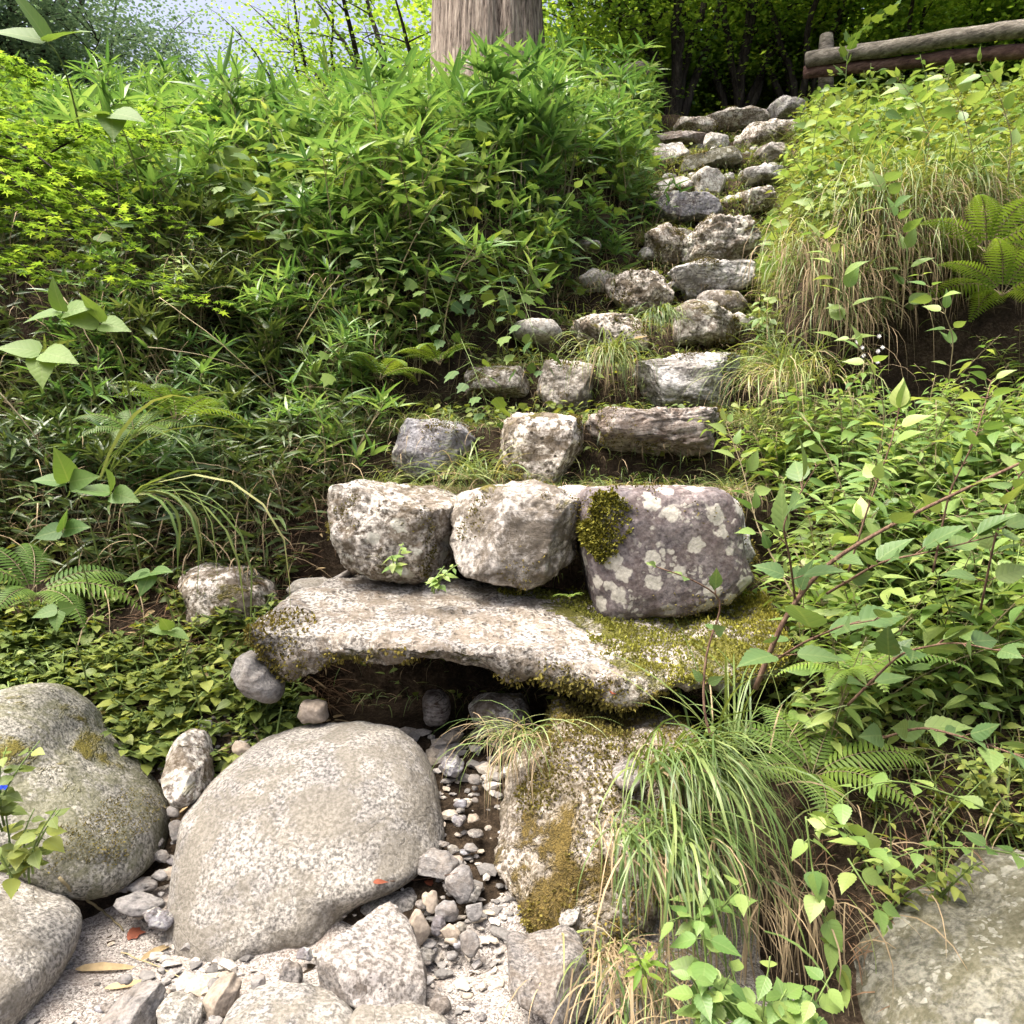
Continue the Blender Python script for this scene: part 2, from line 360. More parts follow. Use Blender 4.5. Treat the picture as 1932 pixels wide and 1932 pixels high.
M['brownleaf'] = flat('brown_leaf', (.17, .105, .06), .8, .15)
M['redleaf'] = flat('red_leaf', (.24, .07, .035), .7, .2)
M['stalk'] = flat('stalk', (.24, .20, .11), .6)
M['greenstem'] = flat('green_stem', (.13, .19, .05), .5)
M['moss'] = leafmat('moss_tuft', [(0, (.055, .055, .012)), (.5, (.16, .16, .03)), (1, (.30, .30, .06))], .2, .8, .1)
M['mossbrown'] = leafmat('moss_brown', [(0, (.04, .033, .012)), (.5, (.12, .10, .03)), (1, (.23, .20, .05))], .2, .8, .1)
M['flower'] = flat('white_flower', (.8, .78, .72), .6)
M['blue'] = flat('blue_flower', (.02, .06, .5), .6)
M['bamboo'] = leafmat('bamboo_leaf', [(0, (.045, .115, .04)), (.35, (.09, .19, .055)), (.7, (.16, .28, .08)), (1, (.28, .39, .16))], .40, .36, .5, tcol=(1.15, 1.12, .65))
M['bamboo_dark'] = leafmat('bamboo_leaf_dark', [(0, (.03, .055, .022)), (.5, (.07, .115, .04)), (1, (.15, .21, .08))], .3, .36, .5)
M['broad'] = leafmat('broad_leaf', [(0, (.09, .18, .055)), (.4, (.16, .27, .075)), (1, (.31, .40, .13))], .40, .42, .45, vein=.6, tcol=(1.2, 1.12, .65))
M['broad_near'] = leafmat('broad_leaf_near', [(0, (.07, .13, .05)), (.5, (.12, .20, .075)), (1, (.20, .28, .09))], .34, .45, .4, vein=.9, spots=.12)
M['vine'] = leafmat('vine_leaf', [(0, (.045, .10, .035)), (.5, (.09, .17, .05)), (1, (.22, .31, .07))], .42, .5, .3)
M['herb'] = leafmat('herb_leaf', [(0, (.07, .11, .03)), (.5, (.15, .21, .05)), (1, (.30, .35, .09))], .38, .5, .35)
M['grass'] = leafmat('grass_blade', [(0, (.06, .11, .035)), (.45, (.13, .20, .06)), (.8, (.24, .30, .11)), (1, (.36, .34, .18))], .3, .42, .45)
M['fern'] = leafmat('fern_leaf', [(0, (.07, .14, .03)), (1, (.17, .27, .05))], .38, .5, .3)
M['maple'] = leafmat('maple_leaf', [(0, (.09, .19, .035)), (.5, (.18, .33, .055)), (1, (.34, .46, .09))], .55, .5, .3)
M['tree_dark'] = leafmat('tree_leaf', [(0, (.06, .14, .035)), (.5, (.13, .26, .05)), (1, (.25, .40, .08))], .55, .5, .3)
M['tree_grey'] = leafmat('tree_leaf_grey', [(0, (.08, .13, .10)), (.5, (.13, .20, .14)), (1, (.21, .29, .19))], .4, .5, .3, tcol=(1, 1.1, .8))

# ---------------------------------------------------------------- terrain
XL_Y = [2.0, 3.3, 3.95, 4.6, 5.2, 5.8, 6.5, 7.1, 8.1, 9.5, 11]; XL_X = [-.72, -.75, -.62, -.3, .25, .5, 1.05, 1.22, 1.38, 1.75, 1.9]
XR_Y = [2.0, 3.3, 3.95, 4.6, 5.2, 5.8, 6.5, 7.1, 7.6, 8.8, 9.5, 11]; XR_X = [.75, .98, 1.13, 1.41, 1.56, 1.77, 1.99, 2.31, 2.45, 3.0, 3.3, 3.6]
STEPS = [(3.60, .36), (3.69, 1.24), (3.90, 1.28), (4.0, 1.58), (4.5, 1.62), (4.65, 1.96), (5.15, 2.0), (5.27, 2.33), (5.75, 2.38), (5.88, 2.76), (6.4, 2.85), (6.6, 3.3), (7.0, 3.4), (7.15, 3.78), (7.5, 3.85),
         (7.7, 4.18), (8.0, 4.25), (8.2, 4.6), (8.8, 4.75), (9.0, 5.05), (9.36, 5.25), (9.55, 5.62), (10, 5.72), (14, 5.9), (40, 16)]
SY = [0, 2.12, 2.5, 2.75, 3.4] + [a for a, b in STEPS]; SZ = [0, 0, .16, .28, .32] + [b for a, b in STEPS]
LY = [0, 2.25, 2.5, 2.65, 2.8, 3.0, 3.3, 3.5, 3.75, 4.1, 4.35, 4.7, 5.2, 9, 10, 14, 40]; LZ = [-.01, 0, .08, .2, .37, .5, .65, .82, 1.12, 1.27, 1.7, 2.5, 2.9, 5.1, 5.45, 5.8, 15]
RY = [0, 1.9, 2.2, 2.6, 3.1, 3.7, 4.1, 4.72, 4.85, 9, 10, 14, 40]; RZ = [-.01, .0, .18, .45, .8, 1.2, 1.25, 1.5, 2.8, 5.3, 5.65, 6, 15]
def sm(t): t = np.clip(t, 0, 1); return t * t * (3 - 2 * t)
def terr(x, y, noise=True):
    x = np.asarray(x, float); y = np.asarray(y, float)
    xl = np.interp(y, XL_Y, XL_X); xr = np.interp(y, XR_Y, XR_X)
    dl = xl - x; dr = x - xr
    z = np.interp(y, SY, SZ)
    zl = np.interp(y + .1 * np.clip(dl - 1, 0, 2.5), LY, LZ); zr = np.interp(y + .15 * np.clip(dr - .6, 0, 2.5), RY, RZ)
    zl = zl - .32 * sm((dl - 1.0) / 2) * sm((y - 4.6) / .6)
    tl = sm(dl / np.where(y < 3.4, .25, .45)); tr = sm(dr / np.where(y < 3.4, .25, .45))
    z = z * (1 - tl) + zl * tl; z = z * (1 - tr) + zr * tr
    if noise:
        p = np.stack([x * 1.7, y * 1.7, x * 0], -1).reshape(-1, 3)
        n = fbm(p, 4).reshape(x.shape)
        z = z + n * np.interp(y, [0, 2.4, 3.5, 5, 12, 40], [.0, .02, .05, .12, .25, 1.5]) * np.where((dl > 0) | (dr > 0), 1, .35)
    return z
def build_terrain():
    ys = np.concatenate([np.arange(-6, 1, .5), np.arange(1, 6, .045), np.arange(6, 11, .09), np.arange(11, 48, 1.2)])
    xs = np.concatenate([np.arange(-30, -5, 1.5), np.arange(-5, -2.2, .12), np.arange(-2.2, 4.2, .05), np.arange(4.2, 8, .15), np.arange(8, 34, 1.5)])
    X, Y = np.meshgrid(xs, ys); Z = terr(X, Y)
    q = np.stack([X, Y, X * 0], -1).reshape(-1, 3)
    Z += (.018 * fbm(q * 9, 4)).reshape(X.shape) * np.where((Y > 1) & (Y < 11), 1, 0)
    mb = MB(); n, m_ = X.shape; i = np.arange(n - 1)[:, None] * m_ + np.arange(m_ - 1)[None]
    f = np.stack([i, i + 1, i + m_ + 1, i + m_], -1).reshape(-1, 4)
    mb.add(np.stack([X, Y, Z], -1).reshape(-1, 3), [f])
    o = mb.build('hillside_ground', M['soil']); tag(o, 'dark earth of the steep bank under the plants and stone steps', kind='structure')
    xs = np.arange(-2.2, 1.5, .02); ys = np.arange(.6, 2.75, .02); X, Y = np.meshgrid(xs, ys)
    q = np.stack([X, Y, X * 0], -1).reshape(-1, 3)
    Z = terr(X, Y) + .012 + (.014 * fbm(q * 6, 4) + .006 * fbm(q * 30, 2)).reshape(X.shape)
    Z -= np.clip((Y - 2.32 - .15 * np.sin(X * 5)) * .5, 0, 1) + np.clip((-1.3 - X - .0) * .2, 0, 1) + np.clip((X - .65) * .5, 0, 1)
    mb = MB(); n, m_ = X.shape; i = np.arange(n - 1)[:, None] * m_ + np.arange(m_ - 1)[None]
    mb.add(np.stack([X, Y, Z], -1).reshape(-1, 3), [np.stack([i, i + 1, i + m_ + 1, i + m_], -1).reshape(-1, 4)])
    o = mb.build('river_sand', M['sand']); tag(o, 'pale coarse river sand between the boulders', kind='structure')
build_terrain()

# ---------------------------------------------------------------- rocks
_ico = {}
def ico(sub):
    if sub not in _ico:
        b = bmesh.new(); bmesh.ops.create_icosphere(b, subdivisions=sub, radius=1); b.verts.ensure_lookup_table()
        _ico[sub] = (np.array([v.co[:] for v in b.verts]), np.array([[v.index for v in f.verts] for f in b.faces])); b.free()
    return _ico[sub]
_rk = [0]
def rock(name, label, cat, poly, Y, T, mat, lean=0, e=2.6, rough=.06, facets=0, sub=5, strata=0, group=None, kind=None, freq=2.2, sink=0, tilt=0, parent=None, cracks=0):
    """a stone whose outline in front view is poly (photo pixels at depth Y), half depth T metres"""
    if cat == 'step stone': facets = (0 if mat == 'step_lichen' else 3 if Y < 3.6 else max(facets, 9)); rough *= 1.4; e = max(e, 3.5); m0 = np.mean(poly, 0); sc_ = np.interp(Y, [4, 6, 8], [1.04, 1.12, 1.2]); poly = [(m0[0] + (a - m0[0]) * sc_, m0[1] + (b - m0[1]) * sc_) for a, b in poly]
    _rk[0] += 1; sd_ = _rk[0] * 7.13; rr = np.random.RandomState(_rk[0])
    pp = np.array(poly, float); zc = P(*((pp.min(0) + pp.max(0)) / 2), Y)[2]; w_ = []
    for a, b in poly:      # the outline lies in a plane that leans back by `lean`
        u0 = P(a, b, 1.0); s0 = u0[2] - CAMZ; w_.append(P(a, b, (Y + lean * (CAMZ - zc)) / (1 - lean * s0)))
    w_ = np.array(w_); q = w_[:, [0, 2]]
    mn, mx = q.min(0), q.max(0); c = (mn + mx) / 2; q = q - c
    A = np.linspace(-math.pi, math.pi, 121); rad = []
    nx = np.roll(q, -1, 0)
    for a in A:
        d = np.array([math.cos(a), math.sin(a)]); best = 0
        for p0, p1 in zip(q, nx):
            ed = p1 - p0; den = d[0] * ed[1] - d[1] * ed[0]
            if abs(den) < 1e-9: continue
            t = (p0[0] * ed[1] - p0[1] * ed[0]) / den; u = (p0[0] * d[1] - p0[1] * d[0]) / den
            if t > 0 and -1e-6 <= u <= 1 + 1e-6: best = max(best, t)
        rad.append(best)
    rad = np.array(rad); k = np.array([.25, .5, .25]); rad = np.convolve(np.concatenate([rad[-2:-1], rad, rad[1:2]]), k, 'valid')
    kk = 2 / e
    def body(V, rad):
        th = np.arctan2(V[:, 2], V[:, 0]); s = np.hypot(V[:, 0], V[:, 2]); r = np.interp(th, A, rad)
        return np.stack([r * s ** kk * np.cos(th), T * np.sign(V[:, 1]) * abs(V[:, 1]) ** kk, r * s ** kk * np.sin(th)], -1)
    # size the solid so that its outline, thickness included, is the outline wanted
    cen = (pp.min(0) + pp.max(0)) / 2; q2 = (pp - cen) * [1, -1]; n2 = np.roll(q2, -1, 0); AB = np.linspace(-math.pi, math.pi, 49); tgt = []
    for a in AB:
        d = np.array([math.cos(a), math.sin(a)]); best = 1
        for p0, p1 in zip(q2, n2):
            ed = p1 - p0; den = d[0] * ed[1] - d[1] * ed[0]
            if abs(den) < 1e-9: continue
            t = (p0[0] * ed[1] - p0[1] * ed[0]) / den; u = (p0[0] * d[1] - p0[1] * d[0]) / den
            if t > 0 and -1e-6 <= u <= 1 + 1e-6: best = max(best, t)
        tgt.append(best)
    tgt = np.array(tgt)
    rad0 = rad.copy()
    for _ in range(4):
        p = body(ico(4)[0], rad); w3 = p + [c[0], Y, c[1]]; w3[:, 1] += lean * (w3[:, 2] - zc)
        dz = w3[:, 2] - CAMZ; f = w3[:, 1] * CP - dz * SP; sx = FPX * w3[:, 0] / f + 966 - cen[0]; sy = -(966 - FPX * (w3[:, 1] * SP + dz * CP) / f) + cen[1]
        an = np.arctan2(sy, sx); rr2 = np.hypot(sx, sy); b = np.round((an + math.pi) / (2 * math.pi) * 48).astype(int); act = np.zeros(49); np.maximum.at(act, b, rr2); act[0] = act[-1] = max(act[0], act[-1])
        act = np.where(act < 1, tgt, act); ra = np.clip(tgt / act, .75, 1.25) ** .7; ra = ra[:-1]; kr = np.array([1, 2, 3, 4, 3, 2, 1]) / 16
        ra = np.convolve(np.concatenate([ra[-3:], ra, ra[:3]]), kr, 'valid'); rad = rad * np.interp(A, AB, np.append(ra, ra[0])); net = np.clip(rad / rad0, .62, 1.25); rad = rad0 * net
    Rm = rad.mean(); V, F = ico(sub); p = body(V, rad)
    for i in range(facets):
        n = unit(rr.normal(size=3) * [1, 1, .8]); dmax = (p @ n).max(); lim = dmax * rr.uniform(.66, .9); ex = np.clip(p @ n - lim, 0, None); p -= ex[:, None] * n * .92
    n = unit(p / np.array([Rm, max(T, .3 * Rm), Rm]))
    fr = freq / Rm
    d = rough * fbm(p * fr * .7 + sd_, 5, .55) * 1.4 - rough * .55 * (1 - abs(fbm(p * fr * 1.6 + sd_ + 9, 4))) ** 4
    if cracks: 
        cn = abs(fbm(p * fr * .9 + sd_ + 31, 3)); d -= cracks * np.clip(1 - cn / .05, 0, 1)
    if strata:
        h = p[:, 2] / Rm + .25 * fbm(p * fr * .6 + sd_ + 3, 3) + .1 * p[:, 0] / Rm
        d += strata * (np.abs((h * 4.5) % 1 - .5) * 2 - .5) + strata * .6 * (np.abs((h * 11) % 1 - .5) * 2 - .5)
    d += rough * .18 * fbm(p * fr * 9 + sd_, 3)
    p = p + n * (d * Rm)[:, None]
    if tilt: ct, st = math.cos(tilt), math.sin(tilt); p = np.stack([p[:, 0], p[:, 1] * ct - p[:, 2] * st, p[:, 1] * st + p[:, 2] * ct], -1)
    p[:, 1] += lean * (p[:, 2] + c[1] - zc)
    base = np.array([c[0], Y, mn[1] - sink]); p = p + np.array([c[0], Y, c[1]])
    mb = MB(); mb.add(p, [F]); o = mb.build(name, M[mat], origin=base)
    tag(o, label, cat, group, kind); return o
def ell(x0, y0, x1, y1, n=14, k=2.6, seed=0, jit=.06):
    rr = np.random.RandomState(seed + int(x0)); cx, cy, a, b = (x0 + x1) / 2, (y0 + y1) / 2, (x1 - x0) / 2, (y1 - y0) / 2
    out = []
    for i in range(n):
        t = 2 * math.pi * i / n; c, s = math.cos(t), math.sin(t); j = 1 + rr.uniform(-jit, jit)
        out.append((cx + a * j * np.sign(c) * abs(c) ** (2 / k), cy + b * j * np.sign(s) * abs(s) ** (2 / k)))
    return out
S = 'step stone'; B = 'boulder'; RK = 'rock'
# first row, standing on the slab
rock('step_stone', 'left stone of the three-stone step on the slab, brown, ledged and pale on top', S,
     [(625, 915), (700, 908), (870, 918), (868, 960), (850, 1020), (858, 1085), (790, 1100), (720, 1095), (660, 1065), (632, 1010), (620, 960)], 3.42, .28, 'step_brown', sub=6, e=3.2, rough=.07, strata=.012, cracks=.03)
rock('step_stone', 'round middle stone of the three-stone step, grey with wavy bands', S,
     [(870, 935), (930, 917), (1010, 912), (1085, 935), (1112, 965), (1090, 1010), (1088, 1050), (1040, 1090), (985, 1122), (915, 1118), (875, 1085), (850, 1030), (846, 975)], 3.30, .27, 'step_round', sub=6, e=2.5, rough=.06)
rock('step_stone', 'squarish right stone of the three-stone step, purple grey with pale lichen rosettes', S,
     [(1095, 925), (1200, 918), (1350, 922), (1395, 960), (1400, 1040), (1420, 1090), (1370, 1140), (1260, 1165), (1170, 1172), (1120, 1160), (1104, 1080), (1092, 1030), (1088, 980)], 3.30, .26, 'step_lichen', sub=6, e=6, rough=.03, facets=0)
rock('step_stone', 'bluish end stone leaning against the lichen covered step stone', S, [(1330, 925), (1385, 940), (1410, 1000), (1425, 1060), (1390, 1095), (1340, 1090), (1320, 1000)], 3.36, .2, 'step_grey', e=3)
rock('rock', 'pale flat rock lying behind the middle of the three-stone step', RK, ell(1040, 915, 1130, 960), 3.5, .16, 'step_pale', e=3)
# second row
rock('step_stone', 'dark square stone with white lichen at the left end of the second step', S, [(745, 800), (770, 790), (880, 793), (900, 830), (870, 870), (840, 905), (760, 905), (738, 860)], 4.0, .2, 'step_dark', sub=6, e=3.6, rough=.04, facets=4)
rock('step_stone', 'tall pitted white stone in the middle of the second step', S, [(945, 800), (975, 780), (1070, 783), (1112, 795), (1108, 850), (1085, 880), (1050, 925), (990, 920), (935, 880), (930, 840)], 3.93, .22, 'step_white', sub=6, e=3.2, rough=.06)
rock('step_stone', 'long dark layered stone at the right of the second step', S, [(1110, 800), (1130, 772), (1200, 768), (1330, 765), (1400, 775), (1410, 830), (1320, 860), (1210, 858), (1110, 860)], 4.0, .24, 'strata_dark', sub=6, e=3.0, rough=.14, facets=9, cracks=.05)
# third row
rock('step_stone', 'small stone hidden by leaves at the left end of the third step', S, [(880, 690), (985, 692), (1000, 740), (975, 775), (880, 770)], 4.65, .2, 'step_brown', e=3)
rock('step_stone', 'grey narrow stone left of the grass tuft in the third step', S, [(1030, 680), (1085, 674), (1118, 690), (1112, 760), (1090, 782), (1035, 780), (1015, 740)], 4.6, .2, 'step_round', sub=6, e=3.2, rough=.06)
rock('step_stone', 'long white topped stone at the right of the third step', S, [(1178, 690), (1230, 678), (1330, 664), (1400, 665), (1428, 690), (1415, 750), (1370, 772), (1250, 775), (1185, 768)], 4.6, .26, 'step_grey', sub=6, e=3.4, rough=.08, strata=.012, cracks=.02)
# fourth row
rock('step_stone', 'mossy knobbly stone left of the grass tuft in the fourth step', S, [(1080, 615), (1110, 597), (1190, 588), (1230, 592), (1228, 660), (1150, 672), (1085, 668)], 5.2, .22, 'step_white', sub=6, e=3, rough=.11)
rock('step_stone', 'half hidden stone right of the grass tuft in the fourth step', S, [(1255, 590), (1300, 568), (1370, 565), (1405, 590), (1400, 650), (1270, 655)], 5.25, .22, 'step_brown', sub=5, e=3, rough=.09)
# fifth row
rock('step_stone', 'small pale stone at the left end of the fifth step', S, [(1085, 530), (1120, 508), (1165, 520), (1160, 565), (1090, 560)], 5.95, .16, 'step_pale', e=2.6, rough=.09)
rock('step_stone', 'bulging brown and white stone in the middle of the fifth step', S, [(1140, 530), (1185, 510), (1240, 512), (1270, 540), (1255, 590), (1190, 600), (1150, 565)], 5.8, .22, 'step_white', sub=6, e=2.5, rough=.1)
rock('step_stone', 'large dark stone with a flat white top at the right of the fifth step', S, [(1258, 515), (1320, 495), (1418, 490), (1422, 505), (1400, 545), (1340, 572), (1275, 572), (1262, 545)], 5.85, .26, 'step_grey', sub=6, e=2.8, rough=.09)
rock('rock', 'low grey rock tucked under the large stone of the fifth step', RK, ell(1310, 545, 1410, 600), 5.7, .12, 'step_round', e=2.6)
# sixth row
rock('step_stone', 'big hollowed brown rock forming the sixth step', S, [(1285, 440), (1330, 415), (1400, 412), (1425, 440), (1415, 500), (1340, 505), (1290, 500)], 6.5, .28, 'step_brown', sub=6, e=2.8, rough=.16, cracks=.06)
rock('step_stone', 'root covered pale stone left of the hollowed sixth step', S, [(1215, 450), (1250, 428), (1300, 440), (1310, 495), (1250, 505), (1222, 490)], 6.55, .22, 'step_white', sub=5, e=2.6, rough=.13)
# seventh row
rock('step_stone', 'dark grey rounded slab forming the seventh step', S, [(1235, 385), (1260, 365), (1335, 368), (1362, 395), (1335, 425), (1270, 430), (1232, 415)], 7.1, .26, 'step_dark', sub=6, e=2.8, rough=.05)
rock('step_stone', 'rough mossy block at the right of the seventh step', S, [(1390, 370), (1410, 352), (1460, 352), (1468, 400), (1400, 412)], 7.2, .22, 'step_brown', e=2.8, rough=.12)
# eighth row
rock('step_stone', 'flat faced pale block at the left of the eighth step', S, [(1238, 340), (1302, 334), (1304, 350), (1290, 372), (1240, 378)], 7.6, .22, 'step_pale', e=4, rough=.03, facets=3)
rock('step_stone', 'speckled upright stone in the middle of the eighth step', S, [(1305, 340), (1325, 320), (1350, 322), (1372, 340), (1360, 375), (1310, 378)], 7.55, .2, 'step_pale', e=2.8, rough=.05)
rock('step_stone', 'grey stone with a white spot at the right of the eighth step', S, [(1395, 330), (1430, 315), (1480, 318), (1475, 350), (1400, 358)], 7.7, .22, 'step_grey', e=2.8)
# ninth row
rock('step_stone', 'long smooth grey stone lying across the ninth step', S, [(1270, 315), (1300, 298), (1360, 283), (1390, 278), (1402, 290), (1400, 315), (1350, 322), (1300, 336), (1268, 335)], 8.1, .2, 'granite_grey', sub=5, e=2.6, rough=.03)
rock('step_stone', 'pale lichened block at the left of the ninth step', S, [(1228, 278), (1285, 272), (1295, 295), (1280, 330), (1230, 330)], 8.3, .22, 'step_pale', e=3.5, rough=.04)
rock('step_stone', 'rounded dark rock right of the orange leaves on the ninth step', S, [(1418, 290), (1445, 275), (1485, 270), (1490, 310), (1430, 318)], 8.2, .22, 'step_round', e=2.6)
# tenth row
rock('step_stone', 'wide sloping stone at the right of the tenth step', S, [(1380, 275), (1405, 245), (1450, 232), (1510, 232), (1515, 270), (1440, 285), (1400, 290)], 8.8, .26, 'step_white', sub=6, e=2.8, rough=.06)
rock('step_stone', 'small black and white stone in the tenth step', S, ell(1328, 248, 1372, 290), 8.75, .14, 'step_pale', e=2.6)
rock('step_stone', 'low brown stone at the left of the tenth step', S, ell(1240, 252, 1335, 282), 8.9, .2, 'strata_dark', e=3)
# top
rock('step_stone', 'flat grey stone at the left of the topmost step', S, ell(1262, 224, 1345, 262), 9.35, .2, 'step_brown', e=3)
rock('step_stone', 'mossy ledge stone in the middle of the topmost step', S, [(1325, 230), (1370, 208), (1420, 205), (1455, 215), (1450, 245), (1340, 255)], 9.4, .24, 'step_brown', e=3, rough=.09)
rock('boulder', 'banded grey boulder crowning the top right of the stair', B, [(1445, 205), (1465, 187), (1500, 183), (1522, 195), (1520, 235), (1450, 238)], 9.4, .26, 'step_grey', e=2.6, rough=.05)
rock('rock', 'grey rock lost among the leaves left of the steps', RK, ell(1085, 452, 1135, 480), 6.1, .12, 'step_round')
rock('rock', 'pale rock among the vines left of the fourth step', RK, ell(965, 600, 1060, 650), 5.0, .15, 'step_pale')

# slab
def slab():
    X = [468, 500, 540, 620, 700, 780, 870, 940, 1000, 1060, 1110, 1160, 1230, 1300, 1380, 1440, 1490]
    YB = [1116, 1098, 1078, 1074, 1078, 1080, 1085, 1095, 1100, 1105, 1110, 1115, 1120, 1125, 1130, 1140, 1160]   # back edge of the top
    YLp = [1186, 1192, 1198, 1204, 1208, 1212, 1222, 1222, 1226, 1240, 1262, 1272, 1280, 1284, 1262, 1244, 1220]    # lip
    YU = [1200, 1262, 1288, 1252, 1248, 1246, 1258, 1282, 1285, 1292, 1316, 1326, 1310, 1300, 1288, 1275, 1262]     # lower edge
    XB = [598, 622, 645, 690, 745, 805, 885, 945, 1000, 1055, 1105, 1150, 1215, 1280, 1350, 1400, 1440]
    DF = np.interp(X, [468, 1000, 1150, 1300, 1490], [2.8, 2.72, 2.6, 2.58, 2.75])
    n = 260; xbk = np.interp(np.linspace(0, 1, n), np.linspace(0, 1, len(X)), XB); us = np.linspace(0, 1, n); xs = np.interp(us, np.linspace(0, 1, len(X)), X)
    yb = np.interp(xs, X, YB); yl = np.interp(xs, X, YLp); yu = np.interp(xs, X, YU); df = np.interp(xs, X, DF)
    rows = []
    for x, xq, b, l, u, d in zip(xs, xbk, yb, yl, yu, df):
        back = P(xq, b, 3.45); lip = P(x, l, d); low = P(x, u, d + .03)
        back[2] = .5 * back[2] + .5 * (lip[2] + .12)
        low[0] = lip[0]
        t = np.linspace(0, 1, 46); top = back + (lip - back) * t[:, None]
        top[:, 2] += .02 * np.sin(math.pi * t)
        tt = np.linspace(.05, .95, 14); fr = lip + (low - lip) * tt[:, None]; fr[:, 1] -= .025 * np.sin(math.pi * tt)
        t2 = np.linspace(0, 1, 16); ub = back.copy(); ub[2] = low[2] + .04; un = low + (ub - low) * t2[:, None]; un[:, 2] += .03 * np.sin(t2 * math.pi)
        rows.append(np.concatenate([top, fr, un]))
    V = np.array(rows); k = V.shape[1]; F = V.reshape(-1, 3)
    right = np.clip((V[..., 0] - .15) / .5, 0, 1)
    nz = fbm(F * 5, 5).reshape(n, k); nf = fbm(F * 26 + 5, 4).reshape(n, k)
    amp = .016 + .03 * right
    V[..., 2] += nz * amp * 1.5 + nf * (.010 + .014 * right)
    V[..., 1] += fbm(F * 14 + 50, 4).reshape(n, k) * .02
    ragged = (np.arange(k) >= 46 + 6) & (np.arange(k) < 46 + 20)
    V[:, ragged, 2] += (fbm(np.stack([V[:, 50, 0] * 12, V[:, 50, 0] * 0, V[:, 50, 0] * 0], -1), 4)[:, None]) * .03
    i = np.arange(n - 1)[:, None] * k + np.arange(k)[None]; j = np.arange(n - 1)[:, None] * k + (np.arange(k)[None] + 1) % k
    q = np.stack([i, j, j + k, i + k], -1).reshape(-1, 4)
    mb = MB(); mb.add(V.reshape(-1, 3), [])
    xc = V[:-1, :, 0].reshape(-1); yc = V[:-1, :, 1].reshape(-1)
    mossy = (xc + .25 * vnoise(np.stack([xc * 6, yc * 6, xc * 0], -1)) + (yc - 2.6) * .25) > .33
    mb.f = [q[~mossy], q[mossy]]; mb.m = [np.zeros((~mossy).sum()), np.ones(mossy.sum())]
    for c in (0, n - 1):
        cen = V[c].mean(0); mb.add(cen[None], []); idx = np.arange(k); a = c * k + idx; b = c * k + (idx + 1) % k
        mb.f.append(np.stack([a, b, np.full(k, mb.n - 1)], -1)); mb.m.append(np.zeros(k))
    o = mb.build('rock_slab', [M['slab'], M['slab_moss']], origin=(0, 2.8, .6))
    tag(o, 'wide pale overhanging slab above the dark hollow, mossy at its right end', 'rock slab')
    return V
SLAB = slab()
rock('boulder', 'mossy concrete and stone buttress holding up the right of the slab', 'buttress',
     [(1035, 1305), (1090, 1330), (1180, 1352), (1290, 1350), (1330, 1420), (1320, 1600), (1250, 1750), (1150, 1800), (1090, 1870), (1020, 1850), (950, 1800), (912, 1740), (915, 1640), (935, 1540), (950, 1450), (1010, 1390), (1028, 1350)],
     2.5, .32, 'buttress', sub=6, e=3, rough=.11, lean=.55, cracks=.03, facets=4)
rock('boulder', 'angular grey rock at the foot of the mossy buttress', B, [(935, 1790), (1000, 1765), (1085, 1760), (1108, 1800), (1112, 1870), (1085, 1925), (1045, 1905), (985, 1850), (945, 1835)], 1.95, .15, 'grey_block', lean=.3, facets=6, e=3, sub=6)
rock('boulder', 'huge smooth speckled granite boulder in front of the dark hollow', B,
     [(420, 1452), (480, 1400), (570, 1366), (680, 1357), (750, 1370), (800, 1408), (822, 1460), (838, 1540), (858, 1598), (800, 1645), (700, 1705), (640, 1765), (560, 1808), (450, 1832), (420, 1852), (350, 1862), (308, 1810), (308, 1730), (328, 1600), (352, 1520)],
     2.50, .33, 'granite', lean=.75, sub=6, e=2.3, rough=.03, freq=1.6)
rock('boulder', 'speckled boulder with a mossy hollow at the left edge behind the yellow-green herb', B,
     [(-120, 1340), (0, 1305), (60, 1292), (130, 1310), (210, 1380), (280, 1460), (322, 1560), (300, 1630), (240, 1672), (160, 1660), (100, 1610), (20, 1570), (-120, 1540)], 2.55, .34, 'granite_moss', lean=.35, sub=6, e=2.4, rough=.035)
rock('boulder', 'pale granite boulder in the bottom left corner', B, [(-260, 1700), (-60, 1655), (40, 1665), (130, 1720), (145, 1790), (110, 1860), (70, 1930), (40, 2000), (-260, 2010)], 1.98, .3, 'granite', lean=.4, sub=6, e=2.4, rough=.03)
rock('boulder', 'large grey lichened boulder in the bottom right corner under the vine', B, [(1590, 1830), (1640, 1730), (1720, 1660), (1850, 1640), (2100, 1660), (2200, 1900), (2100, 2100), (1650, 2080), (1585, 1930)], 1.95, .4, 'granite_grey', lean=.4, sub=6, e=2.5, rough=.05)
rock('rock', 'ridged pale rock wedged between the two left boulders', RK, [(310, 1420), (345, 1380), (395, 1375), (408, 1420), (395, 1490), (350, 1525), (318, 1510), (302, 1460)], 2.62, .13, 'step_brown', lean=.5, facets=6, e=3, sub=5, rough=.06)
